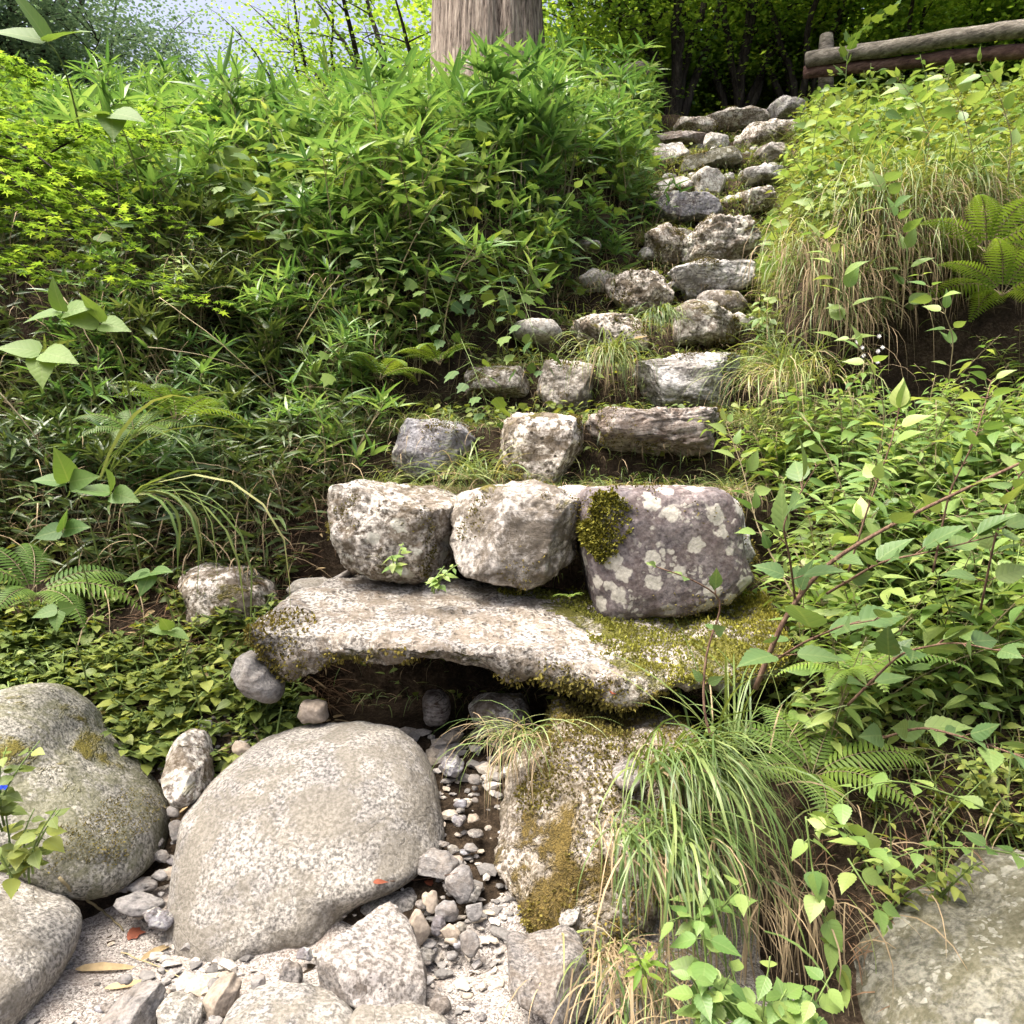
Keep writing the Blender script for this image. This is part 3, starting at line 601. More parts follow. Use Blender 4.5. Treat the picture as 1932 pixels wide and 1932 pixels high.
def hull_rock(name, label, cat, pts, mats, seed=0, amp=.006, bev=.012):
    b = bmesh.new()
    for q in pts: b.verts.new(tuple(q))
    bmesh.ops.convex_hull(b, input=b.verts[:]); bmesh.ops.dissolve_limit(b, angle_limit=.12, verts=b.verts[:], edges=b.edges[:])
    for v in [v for v in b.verts if not v.link_faces]: b.verts.remove(v)
    bmesh.ops.bevel(b, geom=b.edges[:], offset=bev, segments=2, profile=.6, affect='EDGES'); bmesh.ops.triangulate(b, faces=b.faces[:])
    for _ in range(9):
        es = [e for e in b.edges if e.calc_length() > .009]
        if not es or len(b.faces) > 40000: break
        bmesh.ops.subdivide_edges(b, edges=es, cuts=1); bmesh.ops.triangulate(b, faces=b.faces[:])
    b.normal_update(); b.verts.ensure_lookup_table(); b.verts.index_update()
    co = np.array([v.co[:] for v in b.verts]); no = np.array([v.normal[:] for v in b.verts]); F = np.array([[v.index for v in f.verts] for f in b.faces]); fn = np.array([f.normal[:] for f in b.faces]); fc = co[F].mean(1); b.free()
    co = co + no * (amp * (1.6 * fbm(co * 9 + seed, 4) + .8 * fbm(co * 45 + seed, 3)))[:, None]
    top = fn[:, 2] + .35 * vnoise(fc * 30) > .42
    base = np.array([co[:, 0].mean(), co[:, 1].mean(), co[:, 2].min()]); mb = MB(); mb.add(co, []); mb.f = [F[~top], F[top]]; mb.m = [np.zeros((~top).sum()), np.ones(top.sum())]
    o = mb.build(name, [M[m] for m in mats], origin=base); tag(o, label, cat); return o
hull_rock('boulder', 'wedge shaped grey block with a pale flat top and dark broken sides, bottom centre', B,
    [P(q[0], q[1], q[2] * .955) for q in [(596, 1795, 2.02), (640, 1758, 2.08), (735, 1698, 2.24), (772, 1732, 2.20), (806, 1850, 2.02), (725, 1842, 1.97), (615, 1816, 1.99), (600, 1868, 2.0), (672, 1908, 1.93), (745, 1932, 1.92), (806, 1925, 1.97)]] + [(XW(640, 2.1), 2.25, -.06), (XW(790, 2.1), 2.22, -.06)], ('grey_block', 'granite_top'), 3)
rock('rock', 'flat speckled rock between the huge boulder and the wedge block', RK, [(672, 1695), (720, 1660), (790, 1655), (808, 1690), (800, 1730), (740, 1735), (690, 1720)], 2.36, .1, 'granite', lean=.6, e=3.2, facets=3)
rock('rock', 'pale granite rock at the bottom edge left of the wedge block', RK, [(430, 1905), (500, 1870), (580, 1865), (650, 1895), (680, 1950), (600, 2010), (450, 2010), (400, 1950)], 1.8, .13, 'granite', lean=.5, e=2.6)
rock('rock', 'pale granite rock at the bottom edge under the wedge block', RK, [(650, 1920), (720, 1915), (800, 1925), (860, 1955), (850, 2000), (660, 2000)], 1.78, .11, 'granite', lean=.5, e=2.8)
rock('rock', 'reddish pointed rock at the foot of the huge boulder', RK, [(385, 1880), (410, 1845), (445, 1828), (458, 1860), (445, 1895), (420, 1925), (385, 1930)], 1.93, .06, 'tan', lean=.4, facets=5, e=2.6)
rock('rock', 'blue grey slanting rock at the bottom left edge', RK, [(180, 1935), (230, 1880), (270, 1855), (320, 1850), (310, 1890), (290, 1940), (200, 1960)], 1.85, .09, 'slate', lean=.4, facets=6, e=2.8)
rock('rock', 'white speckled rock at the bottom left edge beside the slanting rock', RK, [(300, 1890), (350, 1880), (385, 1910), (370, 1950), (290, 1960)], 1.85, .07, 'granite', lean=.4, facets=4)
rock('rock', 'grey lumpy rock under the left corner of the slab', RK, [(430, 1265), (455, 1232), (490, 1225), (525, 1250), (545, 1290), (530, 1325), (470, 1320), (432, 1300)], 2.85, .14, 'slate', e=2.8, facets=5)
rock('rock', 'mottled boulder half buried in the bank left of the slab', B, [(340, 1080), (400, 1055), (480, 1058), (535, 1090), (545, 1140), (520, 1200), (430, 1210), (350, 1190)], 3.6, .3, 'step_white', e=2.6, sub=5)
rock('rock', 'small white rock beside the left end of the slab', RK, [(538, 1110), (560, 1092), (610, 1088), (640, 1100), (600, 1125), (550, 1132)], 3.35, .1, 'granite', e=2.8)
rock('rock', 'flat dark stone standing against the left step stone on the slab', RK, [(595, 1110), (665, 1068), (668, 1078), (640, 1105), (600, 1125)], 3.42, .05, 'slate', e=2.8)
rock('rock', 'smooth cream cobble resting on top of the huge boulder', RK, [(560, 1350), (570, 1322), (600, 1318), (618, 1325), (620, 1358), (600, 1366), (570, 1365)], 2.82, .06, 'tan', e=3)
rock('rock', 'dark rock at the mouth of the hollow beside the huge boulder', RK, [(822, 1450), (835, 1425), (865, 1425), (878, 1445), (865, 1465), (835, 1465)], 2.75, .07, 'step_dark', facets=5)
rock('rock', 'brown rock inside the hollow', RK, [(880, 1330), (920, 1300), (985, 1305), (1010, 1360), (970, 1400), (900, 1385)], 3.1, .15, 'step_brown', facets=3)
rock('rock', 'reddish rock standing deep inside the hollow', RK, ell(795, 1300, 850, 1370), 3.2, .1, 'strata_dark')
rock('rock', 'pale chunk of stone set in the moss of the buttress', RK, [(1150, 1450), (1175, 1425), (1205, 1440), (1215, 1470), (1190, 1490), (1160, 1475)], 2.38, .12, 'grey_block', e=2.8, facets=3)
rock('rock', 'white stone set low in the buttress', RK, [(1050, 1700), (1070, 1688), (1095, 1692), (1090, 1715), (1060, 1730), (1048, 1720)], 2.22, .1, 'granite', e=2.8)
# loose stones between the boulders: (x0,y0,x1,y1,material,label)
LOOSE = [(780, 1600, 865, 1665, 'slate', 'flat grey slate leaning on the huge boulder right side'),
 (842, 1635, 895, 1705, 'slate', 'upright brownish stone in the gravel gap by the buttress'),
 (765, 1718, 812, 1790, 'tan', 'rounded cream stone against the right side of the wedge block'),
 (805, 1680, 825, 1735, 'tan', 'narrow tan sliver of stone beside the red leaf'),
 (818, 1700, 868, 1740, 'slate', 'blue grey stone right of the tan sliver'),
 (812, 1728, 838, 1770, 'step_dark', 'small dark blue stone below the blue grey stone'),
 (832, 1742, 866, 1778, 'tan', 'small yellow quartz pebble in the gravel gap'),
 (866, 1752, 905, 1812, 'slate', 'oval greenish grey cobble at the edge of the sand'),
 (862, 1668, 912, 1706, 'granite', 'small pale grey stone at the foot of the buttress'),
 (880, 1700, 912, 1742, 'slate', 'grey stone touching the buttress foot'),
 (840, 1595, 868, 1612, 'granite', 'tiny white stone on top of the flat slate'),
 (785, 1790, 822, 1815, 'granite', 'half buried pebble beside the wedge block'),
 (855, 1740, 880, 1758, 'granite', 'tiny pale pebble above the oval cobble'),
 (316, 1520, 340, 1545, 'slate', 'blue pebble in the gap between the two left boulders'),
 (318, 1548, 348, 1590, 'slate', 'dark grey cobble in the gap between the two left boulders'),
 (305, 1632, 335, 1662, 'tan', 'orange tinted pebble beside the huge boulder'),
 (238, 1658, 310, 1682, 'slate', 'thin blue slate under the left boulder, upper one'),
 (215, 1685, 312, 1728, 'slate', 'wide pale slate under the left boulder, lower one'),
 (265, 1715, 330, 1760, 'step_dark', 'dark half buried slate above the red leaf'),
 (560, 1790, 590, 1812, 'step_dark', 'dark pebble between the huge boulder and the wedge block'),
 (470, 1840, 502, 1875, 'slate', 'grey flat stone under the huge boulder, near the red rock'),
 (520, 1815, 575, 1855, 'grey_block', 'purple grey cobble half buried in sand'),
 (435, 1400, 475, 1432, 'tan', 'rounded stone above the huge boulder left shoulder'),
 (500, 1410, 540, 1440, 'slate', 'grey stone below the ground cover by the boulder'),
 (375, 1355, 402, 1385, 'slate', 'small blue stone in the ground cover near the wedged rock'),
 (805, 1880, 850, 1925, 'grey_block', 'grey stone right of the wedge block at the bottom edge'),
 (290, 1605, 318, 1628, 'slate', 'small grey stone below the gap of the left boulders'),
 (400, 1500, 425, 1522, 'granite', 'pebble left of the huge boulder')]
def ground_y(px, py, top=2.95):
    Y = np.arange(1.6, top, .01); d = P(px, py, 1.0); z = CAMZ + (d[2] - CAMZ) * Y; g = terr(d[0] * Y, Y, False) + .012
    i = np.where(z <= g)[0]; return float(Y[i[0]]) if len(i) else top
for i, (x0, y0, x1, y1, mt, lb) in enumerate(LOOSE):
    yy = ground_y((x0 + x1) / 2, y1) * .99; wd = XW(x1, yy) - XW(x0, yy)
    rock('loose_stone', lb, 'stone', ell(x0 - 2, y0 - 3, x1 + 3, y1 + 2, 7, 2.2, i, .2), yy, wd * .34, mt, facets=9, sub=4, e=2.9, rough=.05, lean=.35)

# flat slate fragments lying in the gaps and on the sand
k = 0
for (xa, xb, ya, yb, n) in ((785, 905, 1560, 1800, 34), (225, 330, 1560, 1760, 16), (180, 620, 1840, 1930, 22), (800, 930, 1800, 1930, 10), (860, 900, 1460, 1580, 6)):
    for i in range(n):
        a_, b_ = rs.uniform(xa, xb), rs.uniform(ya, yb); w_ = rs.uniform(9, 24); h_ = w_ * rs.uniform(.35, .75); yy = ground_y(a_, b_ + h_) * .99; k += 1
        rock('slate_fragment', ['dark', 'mid grey', 'pale', 'brownish'][k % 4] + ' flat angular stone fragment ' + {785: 'in the gap between the huge boulder and the buttress', 225: 'in the gap between the left boulders', 180: 'on the sand along the bottom edge', 800: 'on the sand right of the wedge block', 860: 'at the mouth of the dark hollow'}[xa],
             'stone', [(a_ + w_ * math.cos(t) * rs.uniform(.75, 1.2), b_ + h_ * math.sin(t) * rs.uniform(.75, 1.2)) for t in np.linspace(0, 6.28, 7)[:-1]], yy, w_ / FPX * yy * .55,
             ['step_dark', 'slate', 'grey_block', 'tan'][k % 4 if rs.rand() < .8 else 1], facets=10, sub=3, e=3.2, rough=.03, lean=.5, group='stone fragments')
# packing stones between the big ones of the upper flight
for i in range(64):
    Y_ = rs.uniform(4.9, 9.4); u = rs.uniform(.02, .98); x = np.interp(Y_, XL_Y, XL_X) * (1 - u) + np.interp(Y_, XR_Y, XR_X) * u
    z = float(terr(x, Y_)); d_ = np.array([x, Y_, z + .03 - CAMZ]); f_ = d_[1] * CP - d_[2] * SP; px_ = 966 + FPX * x / f_; py_ = 966 - FPX * (d_[1] * SP + d_[2] * CP) / f_
    w_ = rs.uniform(.1, .26) * FPX / Y_ * .5; h_ = w_ * rs.uniform(.45, .8)
    rock('packing_stone', ['grey', 'pale', 'brown'][i % 3] + ' packing stone ' + ('near the top of the flight' if Y_ > 8 else 'among the seventh to ninth steps' if Y_ > 6.9 else 'between the fourth and sixth steps'), 'stone',
         ell(px_ - w_, py_ - h_, px_ + w_, py_ + h_, 8, 2.3, i, .18), Y_, w_ / FPX * Y_ * .8, ['step_grey', 'step_pale', 'step_brown'][i % 3], facets=7, sub=4, e=2.8, rough=.07, group='packing stones of the upper flight')
# gravel: small pebbles in the gaps (uncountable)
def gravel():
    mb = MB(); V, F = ico(1)
    def patch(n, xa, xb, ya, yb, smin, smax):
        for _ in range(n):
            x = rs.uniform(xa, xb); y = rs.uniform(ya, yb); s = rs.uniform(smin, smax) * (1 if rs.rand() < .85 else 1.8)
            z = float(terr(x, y)) + s * .3 + (.01 if y < 2.5 else 0)
            sc = s * rs.uniform([.7, .6, .25], [1.5, 1.2, .6]); a = rs.rand() * 6.28
            p = V * (1 + rs.uniform(-.32, .32, (len(V), 1))) * sc
            p = np.stack([p[:, 0] * math.cos(a) - p[:, 1] * math.sin(a), p[:, 0] * math.sin(a) + p[:, 1] * math.cos(a), p[:, 2]], -1) + [x, y, z]
            at = np.zeros((len(V), 3)); at[:, 2] = rs.rand(); mb.add(p, [F], at)
    patch(160, -1.2, .75, 1.7, 2.35, .003, .012); patch(190, -.25, .05, 2.0, 2.8, .006, .02); patch(260, -1.0, -.72, 2.0, 2.9, .006, .022)
    patch(200, -.7, .5, 2.75, 3.2, .01, .04); patch(140, -1.3, -.7, 2.6, 3.1, .006, .02); patch(200, -1.4, .75, 1.7, 2.1, .002, .006)
    m = NT('gravel'); at = m.n('Attribute', attribute_name='leaf'); r = m.n('SeparateXYZ', {0: at.outputs['Vector']}).outputs[2]
    col = m.ramp(r, [(0, (.10, .095, .088)), (.3, (.2, .19, .175)), (.55, (.30, .28, .25)), (.8, (.36, .31, .24)), (1, (.46, .44, .41))])
    col = m.mix(1, col, m.ramp(m.noise(m.n('NewGeometry').outputs['Position'], 120, 3), [(.3, .7), (.7, 1.25)]), 'MULTIPLY')
    mat = m.done(m.n('BsdfPrincipled', {'Base Color': col, 'Roughness': .85}).outputs[0])
    o = mb.build('gravel', mat, smooth=False); tag(o, 'scattered small pebbles and stone chips in the gaps between the rocks', 'gravel', kind='stuff')
gravel()

# ---------------------------------------------------------------- big trunk, fences
def big_trunk():
    Y = 9.6; c = P(920, 130, Y); base = np.array([c[0], Y, 5.2]); n = 150; m_ = 300; Rr = .64
    z = np.linspace(0, 13, n); a = np.linspace(0, 2 * math.pi, m_, endpoint=False)
    r = Rr * (1 + .35 * np.exp(-z / .5))[:, None] * np.interp(z, [0, 3, 13], [1.0, .96, .55])[:, None] * np.ones((1, m_))
    q = np.stack([np.cos(a)[None] * 3.0 + z[:, None] * .0, np.sin(a)[None] * 3.0 + z[:, None] * 0, z[:, None] * .25 + 0 * a[None]], -1).reshape(-1, 3)
    r = r * (1 + .07 * fbm(q, 3).reshape(n, m_)); q2 = q * [6, 6, 3.2]; r = r + .05 * (abs(fbm(q2, 5)).reshape(n, m_) - .3) - .05 * np.exp(-((a[None] - 4.95) / .09) ** 2)
    v = np.stack([r * np.cos(a), r * np.sin(a) , z[:, None] + 0 * r], -1).reshape(-1, 3) + base
    i = np.arange(n - 1)[:, None] * m_ + np.arange(m_)[None]; j = np.arange(n - 1)[:, None] * m_ + (np.arange(m_)[None] + 1) % m_
    t = empty('large_tree', tuple(base)); tag(t, 'massive old tree with a thick furrowed grey bark trunk above the bamboo', 'tree')
    mb = MB(); mb.add(v, [np.stack([i, j, j + m_, i + m_], -1).reshape(-1, 4)])
    def part(o): 
        o.parent = t; o.location = (0, 0, 0); return o
    def pb(mb, name, mat):
        o = mb.build(name, mat, origin=base); return part(o)
    pb(mb, 'trunk', M['bark'])
    mb = MB(); cr = MB()
    for k in range(14):
        a0 = k * 2.4; z0 = 9.0 + k * .28; L = rs.uniform(2, 3.2)
        t_ = np.linspace(0, 1, 8)[:, None]; d = np.array([math.cos(a0), math.sin(a0), .35])
        pts = base + [0, 0, z0] + d * L * t_ + np.array([0, 0, -.5]) * t_ ** 2 * L * .4
        tube(mb, pts, [.09, .02], 6)
        nn = 320; tt = rs.uniform(.3, 1, nn); B_ = base + [0, 0, z0] + d * L * tt[:, None] + rs.normal(0, .35, (nn, 3)) * [1, 1, .5]
        leaves(cr, QUAD, B_, rs.normal(size=(nn, 3)), rs.normal(size=(nn, 3)) + [0, 0, 1.5], rs.uniform(.08, .14, nn), .04)
    pb(mb, 'limbs', M['darkbark']); pb(cr, 'crown', M['tree_dark'])
big_trunk()

def log_fence(name, label, posts, rails, base):
    t = empty(name, base); tag(t, label, 'fence'); base = np.array(base, float)
    for (pt, h, r) in posts:
        mb = MB(); pt = np.array(pt, float); zz = np.linspace(0, 1, 12)[:, None]
        tube(mb, pt + zz * [0, 0, h] - base, [r] * 11 + [r * .85], 16); mb.build('post', M['log'], t)
    for (a, b, r, mat, nm) in rails:
        mb = MB(); a = np.array(a, float); b = np.array(b, float); tt = np.linspace(0, 1, 40)[:, None]
        p = a + (b - a) * tt - base; p = p + np.stack([0 * tt[:, 0], .004 * np.sin(tt[:, 0] * 9), .006 * np.sin(tt[:, 0] * 11) + .003 * np.sin(tt[:, 0] * 31)], -1)
        rr = r * (1 + .03 * np.sin(tt[:, 0] * 23) + .015 * np.sin(tt[:, 0] * 61)); tube(mb, p, rr, 18); mb.build(nm, M[mat], t)
a = P(1522, 113, 9.4); b = P(1960, 48, 8.1); 
a2 = P(1518, 137, 9.5); b2 = P(1960, 92, 8.2)
def px2(a_, b_, t): return a_ + (b_ - a_) * t
log_fence('log_fence', 'weathered round-log guard rail on a post above the right bank', [((a[0] + .28, 9.55, a[2] - 1.0), 1.36, .085), ((b[0] + .1, 8.25, b[2] - 1.2), 1.42, .085)],
          [(a, b, .082, 'log', 'top_rail'), (a2 , b2, .07, 'redlog', 'lower_rail')], (a[0] + .3, 9.5, a[2] - 1.0))
a = P(1218, 128, 9.9); b = P(1120, 150, 9.3)
log_fence('log_fence', 'short end of a round-log rail poking out of the bamboo beside the stair gap', [((a[0] - .12, 10.02, a[2] - .9), .98, .075)], [(b, a, .085, 'log', 'top_rail')], (a[0] - .2, 9.95, a[2] - .9))

# ---------------------------------------------------------------- plant builders (all centred on their own base)
UP = np.array([0, 0, 1.0])
def hdir(a, el=0): return np.array([math.cos(a) * math.cos(el), math.sin(a) * math.cos(el), math.sin(el)])
def bamboo_mesh(seed, h, nc, Lf, dens=1.0, mats=('stalk', 'bamboo'), wide=.5):
    global rs; keep = rs; rs = np.random.RandomState(seed); st = MB()
    for c in range(nc):
        a = rs.rand() * 6.28; lean = rs.uniform(.08, .4); hh = h * rs.uniform(.6, 1.1); t = np.linspace(0, 1, 9)[:, None]
        b0 = np.append(rs.normal(0, .09, 2), -.05)
        pts = b0 + UP * hh * t + hdir(a) * lean * hh * t ** 2 - UP * .12 * hh * t ** 3
        tube(st, pts, [.0045, .002], 4, 0, rs.rand())
        for k in range(int(5 * dens)):
            tt = rs.uniform(.35, .95) if k else 1.0; i = tt * 8; p0 = pts[int(i)] + (pts[min(8, int(i) + 1)] - pts[int(i)]) * (i % 1)
            ta = rs.rand() * 6.28; tl = rs.uniform(.05, .2) if k else 0
            tip = p0 + hdir(ta, .55) * tl
            if k: tube(st, [p0, (p0 + tip) / 2 + [0, 0, .01], tip], [.002, .0015], 3, 0, .4)
            nl = rs.randint(4, 8); fa = rs.rand() * 6.28
            ax = hdir(ta, .6) if k else unit(pts[-1] - pts[-2])
            for q in range(nl):
                aa = fa + q * 2.4 + rs.uniform(-.3, .3); el = rs.uniform(-.25, .75)
                d = unit(hdir(aa, el) + ax * .5); Lq = Lf * rs.uniform(.6, 1.15)
                leaves(st, LANCE, [tip - ax * rs.uniform(0, .03)], [d], [UP + rs.normal(0, .3, 3)], Lq, Lq * rs.uniform(.055, .085) * wide * 2, 1)
    o = st.build('bamboo_grass', [M[m] for m in mats]); rs = keep; return o
def herb_mesh(seed, h, ns, Lf, mats=('greenstem', 'broad'), tm=OVATE, wr=.3, step=.06, arch=.5, name='leafy_herb', elev=.15, start=.15):
    global rs; keep = rs; rs = np.random.RandomState(seed); st = MB()
    for c in range(ns):
        a = rs.rand() * 6.28; lean = rs.uniform(.1, arch); hh = h * rs.uniform(.65, 1.1); t = np.linspace(0, 1, 10)[:, None]
        b0 = np.append(rs.normal(0, min(.06, h * .06), 2), -.04)
        pts = b0 + UP * hh * t * (1 - .25 * lean * t) + hdir(a) * lean * hh * t ** 1.7
        tube(st, pts, [.004, .0016], 4, 0, rs.rand())
        n = max(3, int(hh * (1 - start) / step)); ph = rs.rand() * 3
        for k in range(n):
            tt = start + (1 - start) * (k + .5) / n; i = tt * 9; p0 = pts[int(i)] + (pts[min(9, int(i) + 1)] - pts[int(i)]) * (i % 1)
            sz = Lf * np.interp(tt, [0, .5, .85, 1], [.8, 1.1, .8, .45]) * rs.uniform(.8, 1.2)
            for sgn in (0, math.pi):
                aa = ph + k * 1.57 + sgn + rs.uniform(-.3, .3); d = hdir(aa, rs.uniform(elev - .35, elev + .3)); pe = p0 + d * sz * .25
                tube(st, [p0, pe], [.0014, .001], 3, 0, .5, cap=False)
                leaves(st, tm, [pe], [d + [0, 0, -.15]], [UP + rs.normal(0, .2, 3)], sz, sz * wr * rs.uniform(.9, 1.1), 1)
    o = st.build(name, [M[m] for m in mats]); rs = keep; return o
def tuft_mesh(seed, n, L, W, spread=.05, droop=(1.2, 2.2), el=(.5, 1.4), dead=.25, name='grass_tuft', face=None, mats=('grass', 'drygrass')):
    global rs; keep = rs; rs = np.random.RandomState(seed); mb = MB()
    for m_, k in ((0, int(n * (1 - dead))), (1, int(n * dead))):
        if not k: continue
        a = rs.rand(k) * 6.28 if face is None else rs.normal(face[0], face[1], k)
        e = rs.uniform(el[0], el[1], k) - (.25 if m_ else 0)
        D = np.stack([np.cos(a) * np.cos(e), np.sin(a) * np.cos(e), np.sin(e)], -1)
        B_ = np.concatenate([rs.normal(0, spread, (k, 2)), np.full((k, 1), -.01)], 1)
        blades(mb, B_, D, L * rs.uniform(.4, 1.15, k), W * rs.uniform(.45, 1.0, k) * np.where(rs.rand(k) < .2, 1.7, 1), rs.uniform(droop[0], droop[1], k) + (.4 if m_ else 0), 7, m_, None, .12)
    o = mb.build(name, [M[m] for m in mats]); rs = keep; return o
def fern_mesh(seed, nf, L, name='fern', mat='fern', face=None):
    global rs; keep = rs; rs = np.random.RandomState(seed); mb = MB()
    for f in range(nf):
        a = f * 6.28 / nf + rs.uniform(-.3, .3) if face is None else rs.normal(face[0], face[1]); hz = hdir(a); LL = L * rs.uniform(.75, 1.1); n = 26
        t = np.linspace(0, 1, n); ang = 1.1 - 1.7 * t; r = np.concatenate([[0], np.cumsum(np.cos(ang[1:]))]) * LL / n; z = np.concatenate([[0], np.cumsum(np.sin(ang[1:]))]) * LL / n
        pts = hz * r[:, None] + UP * z[:, None]; tube(mb, pts, [.0025, .0008], 4, 1, .3)
        T = unit(np.gradient(pts, axis=0)); S_ = np.cross(hz, UP); N_ = np.cross(S_, T)
        w_ = np.interp(t, [0, .12, .2, .5, 1], [0, 0, .7, 1, .08]) * LL * .2
        for sg in (-1, 1):
            k = slice(4, n); leaves(mb, LANCE, pts[k], S_ * sg + T[k] * .35, -N_ * np.sign(-N_[:, 2:3])[k] if False else N_[k] * np.sign(N_[k][:, 2:3] + 1e-6), w_[k] + .004, LL * .0125 + .001, 0, rs.rand())
    o = mb.build(name, [M[mat], M['stalk']]); rs = keep; return o
def seed_lib(objs):
    for o in objs: COL.objects.unlink(o)
    return objs
LIB = {}
LIB['bam'] = seed_lib([bamboo_mesh(100 + i, .75, 4, .19, 1.5) for i in range(7)])
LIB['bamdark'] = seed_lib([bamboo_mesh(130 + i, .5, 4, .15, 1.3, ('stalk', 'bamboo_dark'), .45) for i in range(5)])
LIB['ram'] = seed_lib([herb_mesh(200 + i, .7, 3, .11, wr=.27, step=.085, tm=ACUM) for i in range(7)])
LIB['ramlow'] = seed_lib([herb_mesh(220 + i, .3, 4, .045, ('greenstem', 'herb'), OVATE, .3, .035) for i in range(6)])
LIB['lance'] = seed_lib([herb_mesh(240 + i, .75, 4, .115, ('stalk', 'broad'), ACUM, .17, .045, .8, 'willow_herb') for i in range(5)])
LIB['ground'] = seed_lib([herb_mesh(260 + i, .12, 6, .038, ('greenstem', 'herb'), OVATE, .36, .022, .9, 'ground_herb') for i in range(5)])
LIB['tuft'] = seed_lib([tuft_mesh(300 + i, 90, .34, .0035) for i in range(5)])
LIB['dryt'] = seed_lib([tuft_mesh(320 + i, 110, .24, .0022, .09, (1.0, 2.4), (.2, 1.1), .75) for i in range(4)])
LIB['fern'] = seed_lib([fern_mesh(340 + i, 7, .42) for i in range(3)])
def scr(x, y, z):
    d = np.array([x, y, z - CAMZ]); f = d[1] * CP - d[2] * SP; u = d[1] * SP + d[2] * CP
    return 966 + FPX * d[0] / f, 966 - FPX * u / f
def zone(p, table):
    px, py = scr(*p)
    for (x1, y1, txt) in table:
        if px < x1 and py < y1: return txt
    return table[-1][2]
def place(kind, loc, rz=None, s=1.0, label=None, cat=None, group=None, tilt=(0, 0), v=None):
    L_ = LIB[kind]; src = L_[rs.randint(len(L_)) if v is None else v]; o = src.copy(); COL.objects.link(o)
    o.location = tuple(loc); o.rotation_euler = (tilt[0], tilt[1], rs.rand() * 6.28 if rz is None else rz); o.scale = (s, s, s * rs.uniform(.9, 1.1))
    tag(o, label, cat, group); return o
def spot(pxr, Yr, cond, n, ypow=1.0, lift=0):
    out = []; tries = 0
    while len(out) < n and tries < n * 60:
        tries += 1; Y = Yr[0] + (Yr[1] - Yr[0]) * rs.rand() ** ypow; px = rs.uniform(*pxr); x = XW(px, Y)
        if cond(x, Y): out.append((x, Y, float(terr(x, Y)) + lift))
    return out
XLf = lambda y: np.interp(y, XL_Y, XL_X); XRf = lambda y: np.interp(y, XR_Y, XR_X)
leftc = lambda m: (lambda x, y: x < XLf(y) - m); rightc = lambda m: (lambda x, y: x > XRf(y) + m)
trunk_clear = lambda x, y: (x - XW(920, 9.6)) ** 2 + (y - 9.6) ** 2 > .6

ZB = [(250, 330, 'at the far left crest of the thicket below the grey-green trees'), (520, 200, 'on the crest of the thicket below the sky gap'), (800, 230, 'on the crest left of the massive trunk'), (1060, 230, 'in front of the massive trunk'), (3000, 260, 'on the crest between the trunk and the top of the steps'),
      (350, 3000, 'behind the maple sprays on the left'), (700, 3000, 'in the middle of the left thicket'), (950, 3000, 'right below the massive trunk, in the middle of the slope'), (3000, 3000, 'overhanging the left side of the upper steps')]
ZD = [(300, 3000, 'at the left edge of the shaded bank'), (520, 3000, 'around the long arching grass blades'), (720, 3000, 'in the dark hollow left of the second step'), (3000, 3000, 'beside the left end of the third step')]
ZR = [(1600, 330, 'beside the top of the steps below the fence post'), (3000, 230, 'on the crest under the log rail'), (1600, 3000, 'along the right side of the middle steps'), (1800, 3000, 'above the hanging dry grass'), (3000, 3000, 'on the upper bank at the right edge')]
ZT = [(3000, 300, 'near the top'), (3000, 430, 'beside the seventh to ninth steps'), (3000, 600, 'beside the fifth and sixth steps'), (3000, 740, 'beside the third and fourth steps'), (3000, 3000, 'beside the second step')]
ZL = [(1550, 900, 'beside the third and second steps'), (1550, 3000, 'right of the lichen covered step stone'), (1750, 3000, 'around the middle of the near brown shrub stem'), (3000, 900, 'below the hanging dry grass at the right edge'), (3000, 3000, 'behind the near shrub at the right edge')]
for p in spot((-330, 1240), (4.6, 9.6), lambda x, y: leftc(-.02)(x, y) and trunk_clear(x, y), 240, .85):
    s = rs.uniform(.85, 1.5) * (.72 if XLf(p[1]) - p[0] < .35 else 1)
    place('bam', p, s=s, label='leafy bright green bamboo grass ' + zone(p, ZB), cat='bamboo grass', group='bamboo grass thicket on the left bank', tilt=(rs.uniform(0, .25), rs.uniform(-.1, .15)))
for p in spot((-250, 900), (3.7, 4.75), leftc(.25), 60, 1.0):
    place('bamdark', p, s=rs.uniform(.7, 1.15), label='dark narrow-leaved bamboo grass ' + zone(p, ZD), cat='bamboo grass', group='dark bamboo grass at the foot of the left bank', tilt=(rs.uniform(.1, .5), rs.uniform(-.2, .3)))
for p in spot((1420, 2300), (4.9, 9.6), rightc(.1), 150, .9):
    k = 'ram' if rs.rand() < .42 else 'ramlow'; s = rs.uniform(.75, 1.1) * (.7 if p[0] - XRf(p[1]) < .4 else 1) * (.75 if p[1] > 8 else 1)
    place(k, p, s=s * (1.6 if k == 'ramlow' else 1), label=('yellow-green herb with broad opposite leaves ' if k == 'ram' else 'low small-leaved green weed ') + zone(p, ZR), cat='herb', group='herbs on the upper right bank', tilt=(rs.uniform(0, .3), rs.uniform(-.3, .0)))
for p in spot((1400, 2300), (2.6, 4.0), lambda x, y: x > XRf(y) + .12, 110, 1.0):
    k = 'ram' if rs.rand() < .45 else 'lance'
    place(k, p, s=rs.uniform(.7, 1.0), label=('pale green herb with ovate leaves ' if k == 'ram' else 'willow-leaved herb with narrow leaves ') + zone(p, ZL), cat='herb', group='herbs on the lower right bank', tilt=(rs.uniform(0, .35), rs.uniform(-.35, .05)))
